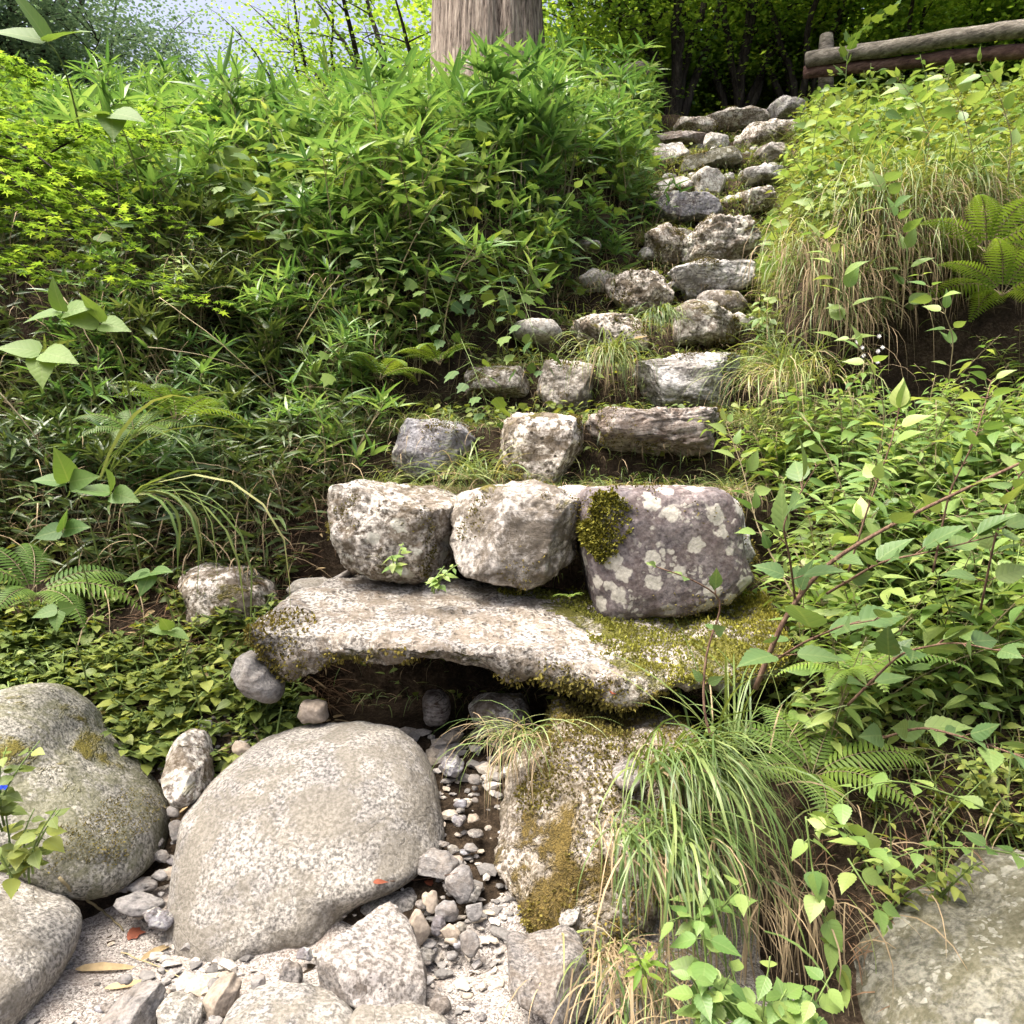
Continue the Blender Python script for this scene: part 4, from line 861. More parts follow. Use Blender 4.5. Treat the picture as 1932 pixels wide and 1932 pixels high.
for p in spot((-200, 560), (2.75, 3.7), lambda x, y: x < -.85, 230, 1.2):
    place('ground', p, s=rs.uniform(1.0, 1.9), label='low yellow-green herb covering the ground ' + zone(p, [(130, 3000, 'at the left edge above the boulder'), (260, 3000, 'above the left boulder'), (400, 3000, 'between the left boulder and the lumpy rock'), (3000, 3000, 'below the mottled half-buried boulder')]), cat='herb', group='ground herbs left of the slab')
for i, (px, Y, zz) in enumerate([(560, 2.95, 0), (505, 2.9, 0), (430, 2.7, 0), (380, 2.75, 0), (455, 2.85, 0)]):
    x = XW(px, Y); place('ground', (x, Y, float(terr(x, Y))), s=.9, label='low yellow-green three-leaved herb covering the ground left of the slab', cat='herb', group='ground herbs left of the slab')
for p in spot((1440, 2250), (4.05, 4.75), lambda x, y: x > XRf(y) + .05, 46, 1.0):
    k = ['lance', 'ramlow', 'tuft'][rs.randint(3)]
    place(k, p, s=rs.uniform(.6, 1.0), label={'lance': 'narrow-leaved herb', 'ramlow': 'small dark weed', 'tuft': 'loose grass tuft'}[k] + ' in the shaded hollow under the hanging dry grass', cat='weed', group='weeds in the shaded hollow', tilt=(rs.uniform(.1, .5), 0))
for p in spot((1430, 1640), (4.1, 4.95), lambda x, y: x > XRf(y) + .02, 44, 1.0):
    k = ['ramlow', 'tuft', 'tuft'][rs.randint(3)]
    place(k, p, s=rs.uniform(.7, 1.2), label={'ramlow': 'small-leaved weed', 'tuft': 'yellowish grass tuft'}[k] + ' on the bank edge between the third step and the shaded hollow', cat='weed', group='weeds on the bank edge right of the steps', tilt=(rs.uniform(.1, .6), 0))
for p in spot((60, 720), (3.8, 4.75), lambda x, y: x < XLf(y) - .2, 44, 1.0):
    place('bam', p, s=rs.uniform(.5, .8), label='fresh green bamboo grass shoot standing out ' + zone(p, ZD), cat='bamboo grass', group='bright bamboo shoots on the lower left bank', tilt=(rs.uniform(.1, .5), rs.uniform(-.2, .3)))
for p in spot((1440, 2250), (4.74, 5.1), lambda x, y: x > XRf(y) + .1, 40, 1.0):
    place('ram', p, s=rs.uniform(.6, .95), label='broad-leaved herb leaning out over the hanging dry grass', cat='herb', group='herbs leaning over the cut bank', tilt=(rs.uniform(.3, 1.0), rs.uniform(-.3, .3)))
for p in spot((1470, 2100), (1.98, 2.7), lambda x, y: x > XRf(y) + .1, 30, 1.0):
    place('ramlow', p, s=rs.uniform(.6, 1.1), label='small dark-leaved weed above the grey corner boulder', cat='weed', group='weeds above the corner boulder', tilt=(rs.uniform(.2, .6), 0))
for p in spot((-200, 1150), (4.5, 8.0), lambda x, y: leftc(.1)(x, y) and trunk_clear(x, y), 46, 1.2):
    k = 'lance' if rs.rand() < .5 else 'ram'
    place(k, p, s=rs.uniform(.8, 1.25), label=('narrow' if k == 'lance' else 'broad') + '-leaved weed ' + zone(p, ZB), cat='weed', group='broad leaved weeds among the bamboo grass', tilt=(rs.uniform(.1, .4), 0))
# tufts along the treads and stair edges
TL = 'drooping grass tuft growing along the edges of the stone steps'; TG = 'grass tufts beside the steps'
for p in spot((1250, 1620), (3.6, 9.0), lambda x, y: -.1 < x - XRf(y) < .35, 70):
    place('tuft', p, s=rs.uniform(.5, .9), label='grass tuft on the right edge of the steps, ' + zone(p, ZT), cat='grass tuft', group=TG)
for p in spot((700, 1300), (3.7, 9.0), lambda x, y: -.15 < XLf(y) - x < .3, 60):
    place('tuft', p, s=rs.uniform(.45, .85), label='grass tuft on the left edge of the steps, ' + zone(p, ZT), cat='grass tuft', group=TG)
for p in spot((700, 1500), (3.5, 9.2), lambda x, y: XLf(y) < x < XRf(y), 80):
    place(['tuft', 'dryt', 'ramlow'][rs.randint(3)], (p[0], p[1], p[2]), s=rs.uniform(.3, .6), label='small grass or weed sprouting between the stones of the steps', cat='weed', group='weeds on the treads of the steps')
for k in range(60):
    x = rs.uniform(-.55, 1.0); y = rs.uniform(3.62, 3.82); place('dryt', (x, y, 1.27), s=rs.uniform(.5, .8), label='straw coloured grass matted on the tread above the three-stone step', cat='dry grass', group='dry grass on the first tread')
def tuft_at(px, py, Y, label, seed, n, L, W, spread, droop, el, dead, face=None, cat='grass tuft', name='grass_tuft'):
    o = tuft_mesh(seed, n, L, W, spread, droop, el, dead, name, face); o.location = tuple(P(px, py, Y)); tag(o, label, cat); return o
tuft_at(890, 900, 3.62, 'fresh green grass tuft behind the left stone of the three-stone step', 401, 170, .3, .0028, .07, (1.0, 2.0), (.4, 1.4), .1)
tuft_at(1150, 680, 4.45, 'pale green grass tuft hanging between the stones of the third step', 402, 200, .42, .003, .04, (2.2, 3.0), (.4, 1.3), .15, (-1.57, .7))
tuft_at(1245, 600, 5.0, 'dark green grass tuft hanging between the stones of the fourth step', 403, 130, .3, .0032, .03, (2.3, 3.0), (.4, 1.2), .05, (-1.57, .6))
tuft_at(980, 1395, 2.55, 'thin grass tuft on the top left shoulder of the buttress beside the hollow', 404, 150, .3, .0022, .045, (1.2, 3.0), (.3, 1.4), .45, (-2.0, 1.0))
tuft_at(1490, 720, 4.2, 'long pale grass clump right of the third step', 405, 260, .5, .003, .12, (1.5, 2.8), (.4, 1.4), .3, (-2.2, .9))
# big grass clump drooping over the right of the buttress
tuft_at(1285, 1450, 2.3, 'large fresh green grass clump drooping beside the mossy buttress', 410, 330, .46, .0036, .06, (1.8, 2.9), (.3, 1.3), .1, (-1.15, .5))
tuft_at(1245, 1560, 2.14, 'second green grass clump lower on the buttress side, above the bottom edge herbs', 411, 280, .4, .0034, .07, (2.0, 3.0), (.2, 1.1), .22, (-1.35, .45))
tuft_at(1390, 1400, 2.45, 'upright grass blades behind the large drooping grass clump', 412, 60, .4, .0036, .09, (.4, 1.6), (.9, 1.5), .1)
tuft_at(1430, 1650, 2.2, 'straw coloured grass hanging below the right side of the large grass clump', 413, 150, .34, .0024, .09, (2.2, 3.1), (.0, .9), .9, (-1.57, .5))
tuft_at(1180, 1800, 2.0, 'dry tan grass at the foot of the buttress by the bottom edge', 414, 170, .3, .0022, .07, (1.8, 3.0), (.2, 1.2), .75, (-1.6, .8))
tuft_at(1240, 1830, 1.97, 'dry trailing grass in front of the buttress foot', 415, 140, .3, .0022, .08, (1.6, 3.0), (.2, 1.2), .7, (-1.6, .8))
for i, (px, py) in enumerate([(1500, 470), (1525, 520), (1550, 480), (1580, 540), (1560, 590)]):
    tuft_at(px, py, 4.62, ['green-tan grass tuft hanging at the left end of the dry grass curtain, topmost', 'second grass tuft hanging left of the dry grass curtain', 'grass tuft hanging where the dry grass curtain begins', 'grass tuft hanging lower at the left part of the dry grass curtain', 'lowest grass tuft hanging left of the dry grass curtain'][i], 430 + i, 130, .5, .0028, .06, (1.9, 3.0), (.2, 1.2), .5, (-1.57, .8))
# hanging dry grass curtain on the upper right cut
def curtain():
    mb = MB(); xs = rs.uniform(0, 1, 1500); 
    B_ = []; 
    for u in xs:
        px = 1590 + 280 * u; Y = 4.75 + rs.uniform(-.1, .15); x = XW(px, Y); B_.append((x, Y, float(terr(x, Y + .15)) + rs.uniform(-.35, .1)))
    B_ = np.array(B_); k = len(B_); a = rs.normal(-1.57, .7, k); e = rs.uniform(-.2, 1.1, k)
    D = np.stack([np.cos(a) * np.cos(e), np.sin(a) * np.cos(e), np.sin(e)], -1); dead = rs.rand(k) < .62
    blades(mb, B_[dead], D[dead], rs.uniform(.3, .6, dead.sum()), .0026, rs.uniform(2.0, 3.1, dead.sum()), 7, 1, None, .1)
    g = ~dead; blades(mb, B_[g] + [0, 0, .12], D[g] + [0, 0, .4], rs.uniform(.35, .75, g.sum()), .003, rs.uniform(1.7, 2.9, g.sum()), 7, 0, None, .1)
    o = mb.build('hanging_grass', [M['grass'], M['drygrass']]); tag(o, 'curtain of dead tan grass hanging down the cut bank at the right', 'grass', kind='stuff')
curtain()
# ferns
for px, py, Y, s, lb in [(1530, 1470, 2.45, .9, 'fern with drooping fronds right of the large grass clump'), (715, 720, 4.2, .9, 'dark fern in the shadow left of the third step'), (60, 1130, 2.7, .9, 'fern at the left edge above the boulders'),
                         (1860, 480, 4.3, 1.3, 'yellowish fern at the right edge below the upper bank'), (1890, 560, 4.2, 1.2, 'second fern at the right edge under the yellowish fern'), (330, 800, 3.7, 1.0, 'feathery fern in the thicket behind the long grass blades'),
                         (255, 830, 3.6, .8, 'small feathery fern left of the long grass blades'), (1620, 1290, 2.5, .8, 'fern under the veined leaves of the near shrub'), (1075, 1130, 2.95, .18, 'tiny bright fern on the slab in front of the step stones'), (830, 690, 4.4, .8, 'fern hanging beside the left end of the third step')]:
    place('fern', P(px, py, Y), s=s, label=lb, cat='fern', v=rs.randint(3), tilt=(rs.uniform(.1, .5), 0))
# big-leaved sprays ---------------------------------------------------------
def spray(name, label, cat, path, stem_r, mats, tm, Lf, wr, step, droop=.1, petiole=.3, opp=True, tipcl=0, seed=0, every=None, group=None, upw=.3):
    """a stem along path (world points) with leaves in pairs: thing > stem, leaves"""
    global rs; keep = rs; rs = np.random.RandomState(seed)
    path = np.array(path, float); n = 24; tt = np.linspace(0, 1, len(path)); t = np.linspace(0, 1, n)
    pts = np.stack([np.interp(t, tt, path[:, i]) for i in range(3)], -1)
    for _ in range(3): pts[1:-1] = (pts[:-2] + 2 * pts[1:-1] + pts[2:]) / 4
    base = pts[0].copy(); pts = pts - base; L_ = np.linalg.norm(np.diff(pts, axis=0), axis=1).sum()
    root = empty(name, tuple(base)); tag(root, label, cat, group)
    sb = MB(); lb = MB(); tube(sb, pts, [stem_r, stem_r * .35], 7, 0, .4)
    k = max(2, int(L_ / step)); ph = rs.rand() * 6
    for i in range(k + 1):
        u = .12 + .88 * i / k; f = u * (n - 1); j = min(n - 2, int(f)); p0 = pts[j] + (pts[j + 1] - pts[j]) * (f - j); T = unit(pts[j + 1] - pts[j])
        S_ = unit(np.cross(T, UP) + 1e-4); U_ = np.cross(S_, T)
        for sg in ((-1, 1) if opp else ((-1) ** i,)):
            aa = rs.uniform(-.5, .5) + (1.2 if (opp and i % 2) else 0); d = unit(S_ * sg * math.cos(aa) + U_ * abs(math.sin(aa)) * upw + T * .55 + UP * rs.uniform(-.25, .1))
            sz = Lf * rs.uniform(.7, 1.2) * (.6 if i == k else 1); pe = p0 + d * sz * petiole
            tube(sb, [p0, pe], [.0018, .0012], 4, 0, .6, cap=False)
            leaves(lb, tm, [pe], [d + [0, 0, -droop]], [UP * .9 + rs.normal(0, .42, 3) + [0, -.3, 0]], sz, sz * wr * rs.uniform(.9, 1.1), 0)
    if tipcl:
        for q in range(tipcl):
            a = q * 6.28 / tipcl + rs.uniform(-.3, .3); d = hdir(a, rs.uniform(-.1, .5)); leaves(lb, tm, [pts[-1]], [d], [UP + rs.normal(0, .2, 3) + [0, -.35, 0]], Lf * rs.uniform(.8, 1.2), Lf * wr, 0)
    sb.build('stem', M[mats[0]], root); lb.build('leaves', M[mats[1]], root); rs = keep
    return root
NS = 'near_shrub_branch'
def nb(label, pix, r=.004, L=.085, seed=0, step=.075, mats=('twig', 'broad_near'), tm=SERR, wr=.34, cat='shrub branch', name='shrub', **kw):
    return spray(name, label, cat, [P(*q) for q in pix], r, mats, tm, L, wr, step, seed=seed, **kw)
nb('long bare brown shrub stem rising from the slab to the right edge with veined leaves', [(1425, 1300, 2.35), (1480, 1160, 2.3), (1560, 1060, 2.28), (1700, 980, 2.25), (1932, 870, 2.2), (2050, 820, 2.15)], .0085, .095, 1, .17)
nb('arching brown twig with small leaves over the mossy end of the slab', [(1365, 1450, 2.2), (1325, 1350, 2.22), (1330, 1230, 2.25), (1370, 1130, 2.25), (1300, 1090, 2.2), (1240, 1070, 2.2)], .0045, .06, 2, .12)
nb('side branch ending with large toothed leaves at the right of the slab', [(1455, 1250, 2.3), (1520, 1210, 2.1), (1590, 1180, 1.95), (1650, 1170, 1.9)], .004, .135, 3, .12)
nb('branch with hanging veined leaves in front of the big brown stem', [(1500, 1130, 2.3), (1490, 1050, 2.15), (1475, 990, 2.1), (1510, 930, 2.1), (1540, 880, 2.1)], .0035, .115, 4, .11)
nb('upper twig with narrow leaves left of the lichen stone', [(1500, 1130, 2.5), (1430, 1000, 2.6), (1400, 880, 2.7), (1370, 800, 2.75)], .003, .075, 5, .07, mats=('stalk', 'broad'), tm=ACUM, wr=.26)
nb('long pale leafed branch in the middle of the right edge growth', [(1560, 1120, 2.25), (1660, 1060, 2.1), (1760, 1040, 2.0), (1880, 1010, 1.9)], .004, .1, 6, .08)
nb('horizontal branch with silvery leaves at the right edge, lower of two', [(1600, 1330, 2.2), (1700, 1230, 2.05), (1800, 1210, 1.95), (1940, 1240, 1.85)], .004, .1, 7, .08)
nb('branch with broad overlapping leaves at the right edge above the vine', [(1640, 1400, 2.2), (1740, 1370, 2.0), (1850, 1400, 1.9), (1960, 1440, 1.8)], .004, .095, 8, .07)
nb('upright shrub twig with bright tops behind the brown stem', [(1600, 1080, 2.5), (1640, 950, 2.45), (1680, 840, 2.45), (1700, 760, 2.5)], .0035, .08, 9, .065, mats=('twig', 'broad'), tm=ACUM, wr=.3)
nb('upright shrub twig near the right edge with bright yellow top leaves', [(1760, 1080, 2.4), (1790, 930, 2.35), (1840, 830, 2.3), (1870, 720, 2.35)], .0035, .085, 10, .065, mats=('twig', 'broad'), tm=ACUM, wr=.3)
nb('leaning shrub twig behind the right part of the thicket', [(1850, 1150, 2.3), (1880, 1000, 2.2), (1920, 900, 2.2), (1990, 820, 2.2)], .0035, .09, 11, .065)
for i, (px, y0, y1, Y) in enumerate([(1700, 620, 330, 4.4), (1640, 520, 330, 4.9), (1590, 680, 440, 4.2), (1830, 420, 130, 4.6), (1745, 330, 150, 5.2), (1900, 350, 120, 4.3), (1790, 720, 520, 3.9), (1620, 350, 240, 5.6), (1660, 860, 640, 3.4)]):
    nb(['tall nodding stem with ovate leaves over the hanging dry grass', 'leafy stem at the top left of the hanging dry grass', 'leafy stem hanging over the dark gap right of the steps', 'tall stem with large yellow leaves near the fence rail', 'tall leafy stem on the crest of the right bank', 'large-leaved stem at the upper right edge', 'pale heart-leaved sprig below the hanging dry grass', 'bright leafy stem on the right bank below the fence post', 'thin twig above the lower right thicket beside the dark gap'][i],
       [(px, y0, Y), (px + 10, (y0 * .6 + y1 * .4), Y - .05), (px - 15, (y0 * .25 + y1 * .75), Y - .1), (px - 50, y1, Y - .2)], .003, .12 if Y > 4 else .085, 20 + i, .085, mats=('stalk', 'broad'), tm=ACUM, wr=.27, cat='tall herb', name='tall_herb')
nb('slender climbing vine rising above the fence post', [(1600, 250, 8.4), (1595, 150, 8.4), (1600, 90, 8.4), (1630, 50, 8.4), (1690, 20, 8.4)], .004, .13, 40, .09, mats=('greenstem', 'vine'), tm=LOBE, wr=.42, cat='vine', name='climbing_vine')
nb('tall lobed-leaf vine shoot above the left bamboo left of the trunk', [(640, 230, 5.6), (628, 160, 5.6), (610, 90, 5.6), (600, 60, 5.6)], .003, .2, 41, .16, mats=('greenstem', 'vine'), tm=LOBE, wr=.5, cat='vine', name='climbing_vine', opp=False)
# hanging vines on the left thicket
for i, (px, y0, y1, Y) in enumerate([(560, 250, 420, 4.9), (760, 330, 520, 4.75), (880, 370, 600, 4.7), (960, 470, 700, 4.5), (1000, 520, 690, 4.45), (820, 470, 640, 4.5), (700, 420, 560, 4.6), (430, 260, 400, 4.8), (900, 640, 780, 4.1), (620, 560, 700, 4.3), (1040, 340, 480, 5.6)]):
    nb(['lobed-leaf vine draped over the bamboo below the trunk, leftmost of the central ones', 'lobed-leaf vine hanging in the middle of the left thicket', 'long lobed-leaf vine hanging beside the dark hollow of the thicket', 'broad-leaved vine hanging at the right edge of the dark hollow', 'vine with yellow-green lobed leaves nearest the fifth step', 'dark vine with ivy-like leaves above the dark hollow', 'ivy-like vine over the upper edge of the shaded bank', 'lobed-leaf vine at the upper left of the thicket', 'small vine trailing over the left end of the third step', 'little vine in the darkest part of the left bank', 'vine over the bamboo left of the seventh step'][i],
       [(px - 30, y0, Y + .1), (px, (y0 + y1) / 2, Y - .15), (px + 25, y1, Y - .2)], .002, .085, 50 + i, .06, mats=('greenstem', 'vine'), tm=LOBE, wr=.42, cat='vine', name='climbing_vine', droop=.3, opp=False, petiole=1.1)
# foreground left
def trifol(name, label, px, py, Y, L, seed, n=1, stem=(60, 160), mats=('greenstem', 'vine'), cat='kudzu leaf'):
    global rs; keep = rs; rs = np.random.RandomState(seed)
    tip = P(px, py, Y); b0 = P(px + stem[0], py + stem[1], Y + .35); root = empty(name, tuple(b0)); tag(root, label, cat)
    sb = MB(); lb = MB(); t = np.linspace(0, 1, 8)[:, None]; pts = (tip - b0) * t + UP * .05 * np.sin(t * 3.14); tube(sb, pts, [.003, .0016], 6, 0, .5)
    T = unit(tip - b0)
    for q, a in enumerate((-1.2, 0, 1.2)):
        d = unit(np.array([math.sin(a + rs.uniform(-.2, .2)) , -.35 , math.cos(a) * .5 * (-1 if rs.rand() < .3 else 1)]))
        st_ = pts[-1] + d * L * .12; leaves(lb, HEART, [st_], [d], [UP * .7 + [0, -.8, 0] + rs.normal(0, .25, 3)], L * rs.uniform(.85, 1.1), L * .36, 0, rs.uniform(.3, .75))
    sb.build('stem', M[mats[0]], root); lb.build('leaves', M['kudzu'], root); rs = keep
for i, (px, py, Y, L, lb_) in enumerate([(120, 590, 1.9, .1, 'pale three-part leaf at the left edge under the maple sprays, upper one'), (190, 610, 1.9, .09, 'pale three-part leaf right of the upper pair at the left edge'), (80, 665, 1.85, .11, 'broad pale green leaf at the left edge, lower one'),
    (130, 910, 2.3, .115, 'three-part leaf topmost of the cluster left of the long grass blades'), (210, 930, 2.3, .11, 'three-part leaf touching the long grass blades'), (120, 1000, 2.25, .1, 'three-part leaf lowest on the left of the cluster by the long grass blades'),
    (285, 1080, 2.3, .085, 'rounded three-part leaf hanging over the earth patch left of the slab'), (320, 1190, 2.4, .075, 'small three-part leaf above the ground herbs left of the slab'), (90, 80, 2.1, .15, 'big bright leaf against the trees in the top left corner'), (210, 215, 2.3, .13, 'big pale leaf in the upper left among yellow leaves'), (110, 1150, 2.4, .085, 'dark three-part leaf at the left above the ground herbs')]):
    trifol('kudzu_leaf', lb_, px, py, Y, L * .82, 500 + i, mats=('greenstem', 'near' if py > 400 else 'broad'))
def arcs(label, pix, n, L, W, seed, face, droop, el):
    o = tuft_mesh(seed, n, L, W, .012, droop, el, .0, 'long_grass', face); o.location = tuple(P(*pix)); tag(o, label, 'grass')
arcs('long arching pampas blades with tips hanging over the left earth patch', (240, 940, 2.55), 15, .78, .0075, 601, (-.25, .22), (2.3, 2.9), (.35, .75))
arcs('thin arching grass blades above the three-part leaves', (190, 900, 2.7), 12, .75, .004, 602, (-.1, .3), (1.4, 2.2), (.9, 1.25))
# yellow-green herb left edge bottom and near bottom centre herb
def near_herb(px, py, Y, h, L, ns, seed, label, mats=('greenstem', 'herb'), wr=.42, tm=SERR, arch=.8, step=.045, toward=(0, -1)):
    o = herb_mesh(seed, h, ns, L, mats, tm, wr, step, arch, 'bright_herb', .0); o.location = tuple(P(px, py, Y)); tag(o, label, 'herb'); o.rotation_euler = (.35, 0, 0); return o
near_herb(40, 1640, 2.0, .22, .05, 6, 701, 'bright yellow-green herb with rounded leaves at the left edge on the boulders')
near_herb(-10, 1540, 2.0, .22, .045, 5, 702, 'herb with pointed leaves at the left edge above the bright rounded one')
near_herb(1345, 1905, 1.72, .26, .065, 4, 703, 'light green toothed herb in front of the grass clump at the bottom edge', ('greenstem', 'broad'), .36)
near_herb(1420, 1960, 1.68, .2, .07, 5, 704, 'light green toothed herb at the very bottom right of centre', ('greenstem', 'broad'), .36)
near_herb(1330, 1740, 1.85, .22, .06, 3, 705, 'light green toothed herb growing up through the large grass clump', ('greenstem', 'broad'), .34)
near_herb(1225, 1830, 1.85, .14, .04, 3, 706, 'yellow star-leaved seedling in front of the dry grass', ('greenstem', 'maple'), .16, LANCE)
near_herb(1500, 1960, 1.7, .18, .06, 4, 707, 'toothed herb at the bottom edge beside the grey corner boulder', ('greenstem', 'broad'), .36)
near_herb(820, 1100, 3.0, .14, .04, 3, 708, 'tiny leafy seedling between the left and middle step stones', ('greenstem', 'broad'), .34)
near_herb(750, 1060, 3.0, .1, .045, 2, 709, 'tiny bright sprig in front of the left step stone', ('greenstem', 'broad'), .34)
for i, (pix, L, lb_) in enumerate([([(1700, 1650, 2.05), (1640, 1600, 1.9), (1590, 1570, 1.8), (1560, 1560, 1.78)], .06, 'vine shoot with toothed leaves reaching left over the dark gap above the corner boulder'),
    ([(1932, 1560, 1.9), (1800, 1500, 1.85), (1690, 1470, 1.85), (1600, 1490, 1.85), (1545, 1560, 1.85)], .055, 'long zigzag vine running in from the right edge above the corner boulder'),
    ([(1960, 1620, 1.9), (1850, 1600, 1.9), (1740, 1600, 1.9), (1660, 1630, 1.9)], .05, 'lower vine strand running in from the right edge above the corner boulder'),
    ([(1520, 1540, 2.0), (1535, 1660, 1.95), (1560, 1760, 1.93), (1590, 1860, 1.92)], .06, 'heart-leaved creeper hanging between the grass clump and the corner boulder'),
    ([(1600, 1620, 2.0), (1650, 1700, 1.9), (1670, 1740, 1.88)], .065, 'creeper with yellowing leaves touching the corner boulder')]):
    nb(lb_, pix, .0028, L, 80 + i, .06, mats=('greenstem', 'broad'), tm=SERR if i != 3 else HEART, wr=.36 if i != 3 else .42, cat='vine', name='climbing_vine', opp=i != 1)
# maple sprays at the left edge: one young tree standing left of the frame
def maple_tree_left():
    base = np.array([-3.1, 3.3, float(terr(-3.1, 3.3))]); t = empty('young_maple', tuple(base)); tag(t, 'young maple whose yellow-green feathery branches reach in from the left edge', 'tree')
    sb = MB(); lb = MB(); tip0 = P(-150, 480, 3.0) - base
    tube(sb, [np.zeros(3), tip0 * [.4, .5, .5], tip0, tip0 + [-.1, .1, .9]], [.03, .02, .012], 8)
    ends = [(330, 200, 3.1), (300, 270, 3.0), (240, 330, 3.0), (160, 400, 2.8), (330, 560, 2.8), (250, 470, 2.7), (120, 300, 2.9), (80, 520, 2.7), (170, 250, 3.2), (-20, 200, 3.0), (60, 150, 3.2), (310, 420, 3.1), (140, 450, 2.6)]
    for i, e_ in enumerate(ends):
        e_ = P(*e_) - base; s0 = tip0 + [0, 0, rs.uniform(-.3, .7)]; t_ = np.linspace(0, 1, 12)[:, None]; pts = s0 + (e_ - s0) * t_ + UP * .12 * np.sin(3.14 * t_)
        tube(sb, pts, [.007, .0015], 5, 0, .3)
        for k in range(46):
            f = rs.uniform(.2, 1) * 11; j = min(10, int(f)); p0 = pts[j] + (pts[j + 1] - pts[j]) * (f - j); tw = p0 + hdir(rs.rand() * 6.28, rs.uniform(-.2, .1)) * rs.uniform(.05, .22)
            tube(sb, [p0, tw], [.0015, .0008], 3, 0, .3, cap=False)
            n = 7; B_ = p0 + (tw - p0) * rs.uniform(.3, 1.1, n)[:, None]; a = rs.rand(n) * 6.28
            D = np.stack([np.cos(a), np.sin(a), rs.uniform(-.4, .1, n)], -1); leaves(lb, MAPLE, B_, D, UP + rs.normal(0, .25, (n, 3)), rs.uniform(.03, .05, n), .02)
    sb.build('trunk', M['darkbark'], t); lb.build('crown', M['maple'], t)
maple_tree_left()
# stuff: undergrowth fill ----------------------------------------------------
def fill(name, label, mats, gens, kind='stuff'):
    mb = MB()
    for g in gens: g(mb)
    o = mb.build(name, [M[m] for m in mats]); tag(o, label, 'undergrowth', kind=kind)
def g_leaf(pxr, Yr, cond, n, tm, L, wr, hgt, m, ypow=1, tilt=.5, face=-.3):
    def f(mb):
        px = rs.uniform(pxr[0], pxr[1], n * 2); Y = Yr[0] + (Yr[1] - Yr[0]) * rs.rand(n * 2) ** ypow; x = XW(px, Y)
        ok = cond(x, Y); x, Y = x[ok][:n], Y[ok][:n]; k = len(x); z = terr(x, Y) + rs.uniform(hgt[0], hgt[1], k)
        a = rs.rand(k) * 6.28; D = np.stack([np.cos(a), np.sin(a), rs.uniform(-.5, .4, k)], -1); N_ = UP + rs.normal(0, tilt, (k, 3)) + [0, face, 0]
        LL = rs.uniform(L[0], L[1], k); leaves(mb, tm, np.stack([x, Y, z], -1), D, N_, LL, LL * wr, m)
    return f
def g_blade(pxr, Yr, cond, n, L, W, m, droop=(1, 2.6), el=(.2, 1.4), lift=0, ypow=1, stick=False):
    def f(mb):
        px = rs.uniform(pxr[0], pxr[1], n * 2); Y = Yr[0] + (Yr[1] - Yr[0]) * rs.rand(n * 2) ** ypow; x = XW(px, Y)
        ok = cond(x, Y); x, Y = x[ok][:n], Y[ok][:n]; k = len(x); z = terr(x, Y) + rs.uniform(0, lift + 1e-3, k)
        a = rs.rand(k) * 6.28; e = rs.uniform(el[0], el[1], k); D = np.stack([np.cos(a) * np.cos(e), np.sin(a) * np.cos(e), np.sin(e)], -1)
        blades(mb, np.stack([x, Y, z], -1), D, rs.uniform(L[0], L[1], k), W, rs.uniform(droop[0], droop[1], k), 6, m, None, .15)
    return f
tc = lambda x, y: (x < XLf(y) + .02) & ((x - XW(920, 9.6)) ** 2 + (y - 9.6) ** 2 > .5)
fill('bamboo_undergrowth', 'mass of bamboo leaves and stalks filling the thicket on the left bank', ['bamboo', 'bamboo_dark', 'stalk', 'drygrass', 'vine'],
     [g_leaf((-330, 1240), (4.55, 9.7), tc, 15000, LANCE, (.1, .2), .075, (.12, .62), 0, .85), g_leaf((-330, 1240), (4.5, 9.7), tc, 8000, LOBE, (.07, .13), .42, (.25, .7), 4, .9, .7),
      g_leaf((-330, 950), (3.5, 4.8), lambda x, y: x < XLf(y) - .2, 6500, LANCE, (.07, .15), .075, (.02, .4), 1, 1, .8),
      g_blade((-330, 950), (3.5, 4.9), lambda x, y: x < XLf(y) - .15, 1500, (.25, .7), .0018, 2, (.2, 1.2), (.6, 1.5)), g_blade((-330, 900), (3.4, 4.8), lambda x, y: x < XLf(y) - .15, 1400, (.1, .45), .003, 3, (1, 3), (-.2, 1.0), .3),
      g_blade((-330, 1240), (4.4, 9.7), tc, 3500, (.3, .7), .002, 2, (.2, 1.0), (.8, 1.5))])
rc = lambda x, y: x > XRf(y) + .06
fill('herb_undergrowth', 'mass of small leaves, ferns and grass covering the right bank', ['herb', 'broad', 'grass', 'drygrass'],
     [g_leaf((1380, 2300), (4.85, 9.7), rc, 17000, ACUM, (.03, .07), .26, (.02, .34), 0, .85), g_leaf((1380, 2300), (4.85, 9.7), rc, 1500, ACUM, (.08, .15), .25, (.15, .5), 1, .85),
      g_leaf((1380, 2300), (2.5, 4.0), rc, 3200, ACUM, (.03, .07), .22, (.02, .3), 0, 1), g_leaf((1380, 2300), (2.5, 4.0), rc, 900, ACUM, (.07, .12), .17, (.15, .5), 1, 1),
      g_blade((1380, 2300), (2.3, 9.7), rc, 5200, (.15, .45), .0028, 2, lift=.05, ypow=.9), g_blade((1380, 2300), (2.0, 9.0), rc, 1800, (.1, .35), .002, 3, (1, 3), (0, 1), .1)])
fill('leaf_litter', 'brown fallen needles and dead stalks matted on the bare earth', ['brownleaf', 'drygrass', 'dry'],
     [g_blade((250, 640), (3.2, 3.95), lambda x, y: x < XLf(y) - .05, 2600, (.06, .2), .0016, 0, (.1, .8), (-.25, .35), .03), g_blade((150, 640), (2.6, 3.95), lambda x, y: x < -.7, 500, (.05, .14), .004, 1, (.1, .8), (-.3, .3), .03),
      g_blade((1400, 2000), (1.9, 2.6), lambda x, y: x > .85, 450, (.05, .2), .0018, 0, (.3, 2), (-.3, .6), .04), g_leaf((150, 640), (2.6, 3.9), lambda x, y: x < -.7, 160, LANCE, (.04, .09), .12, (0, .03), 2)])
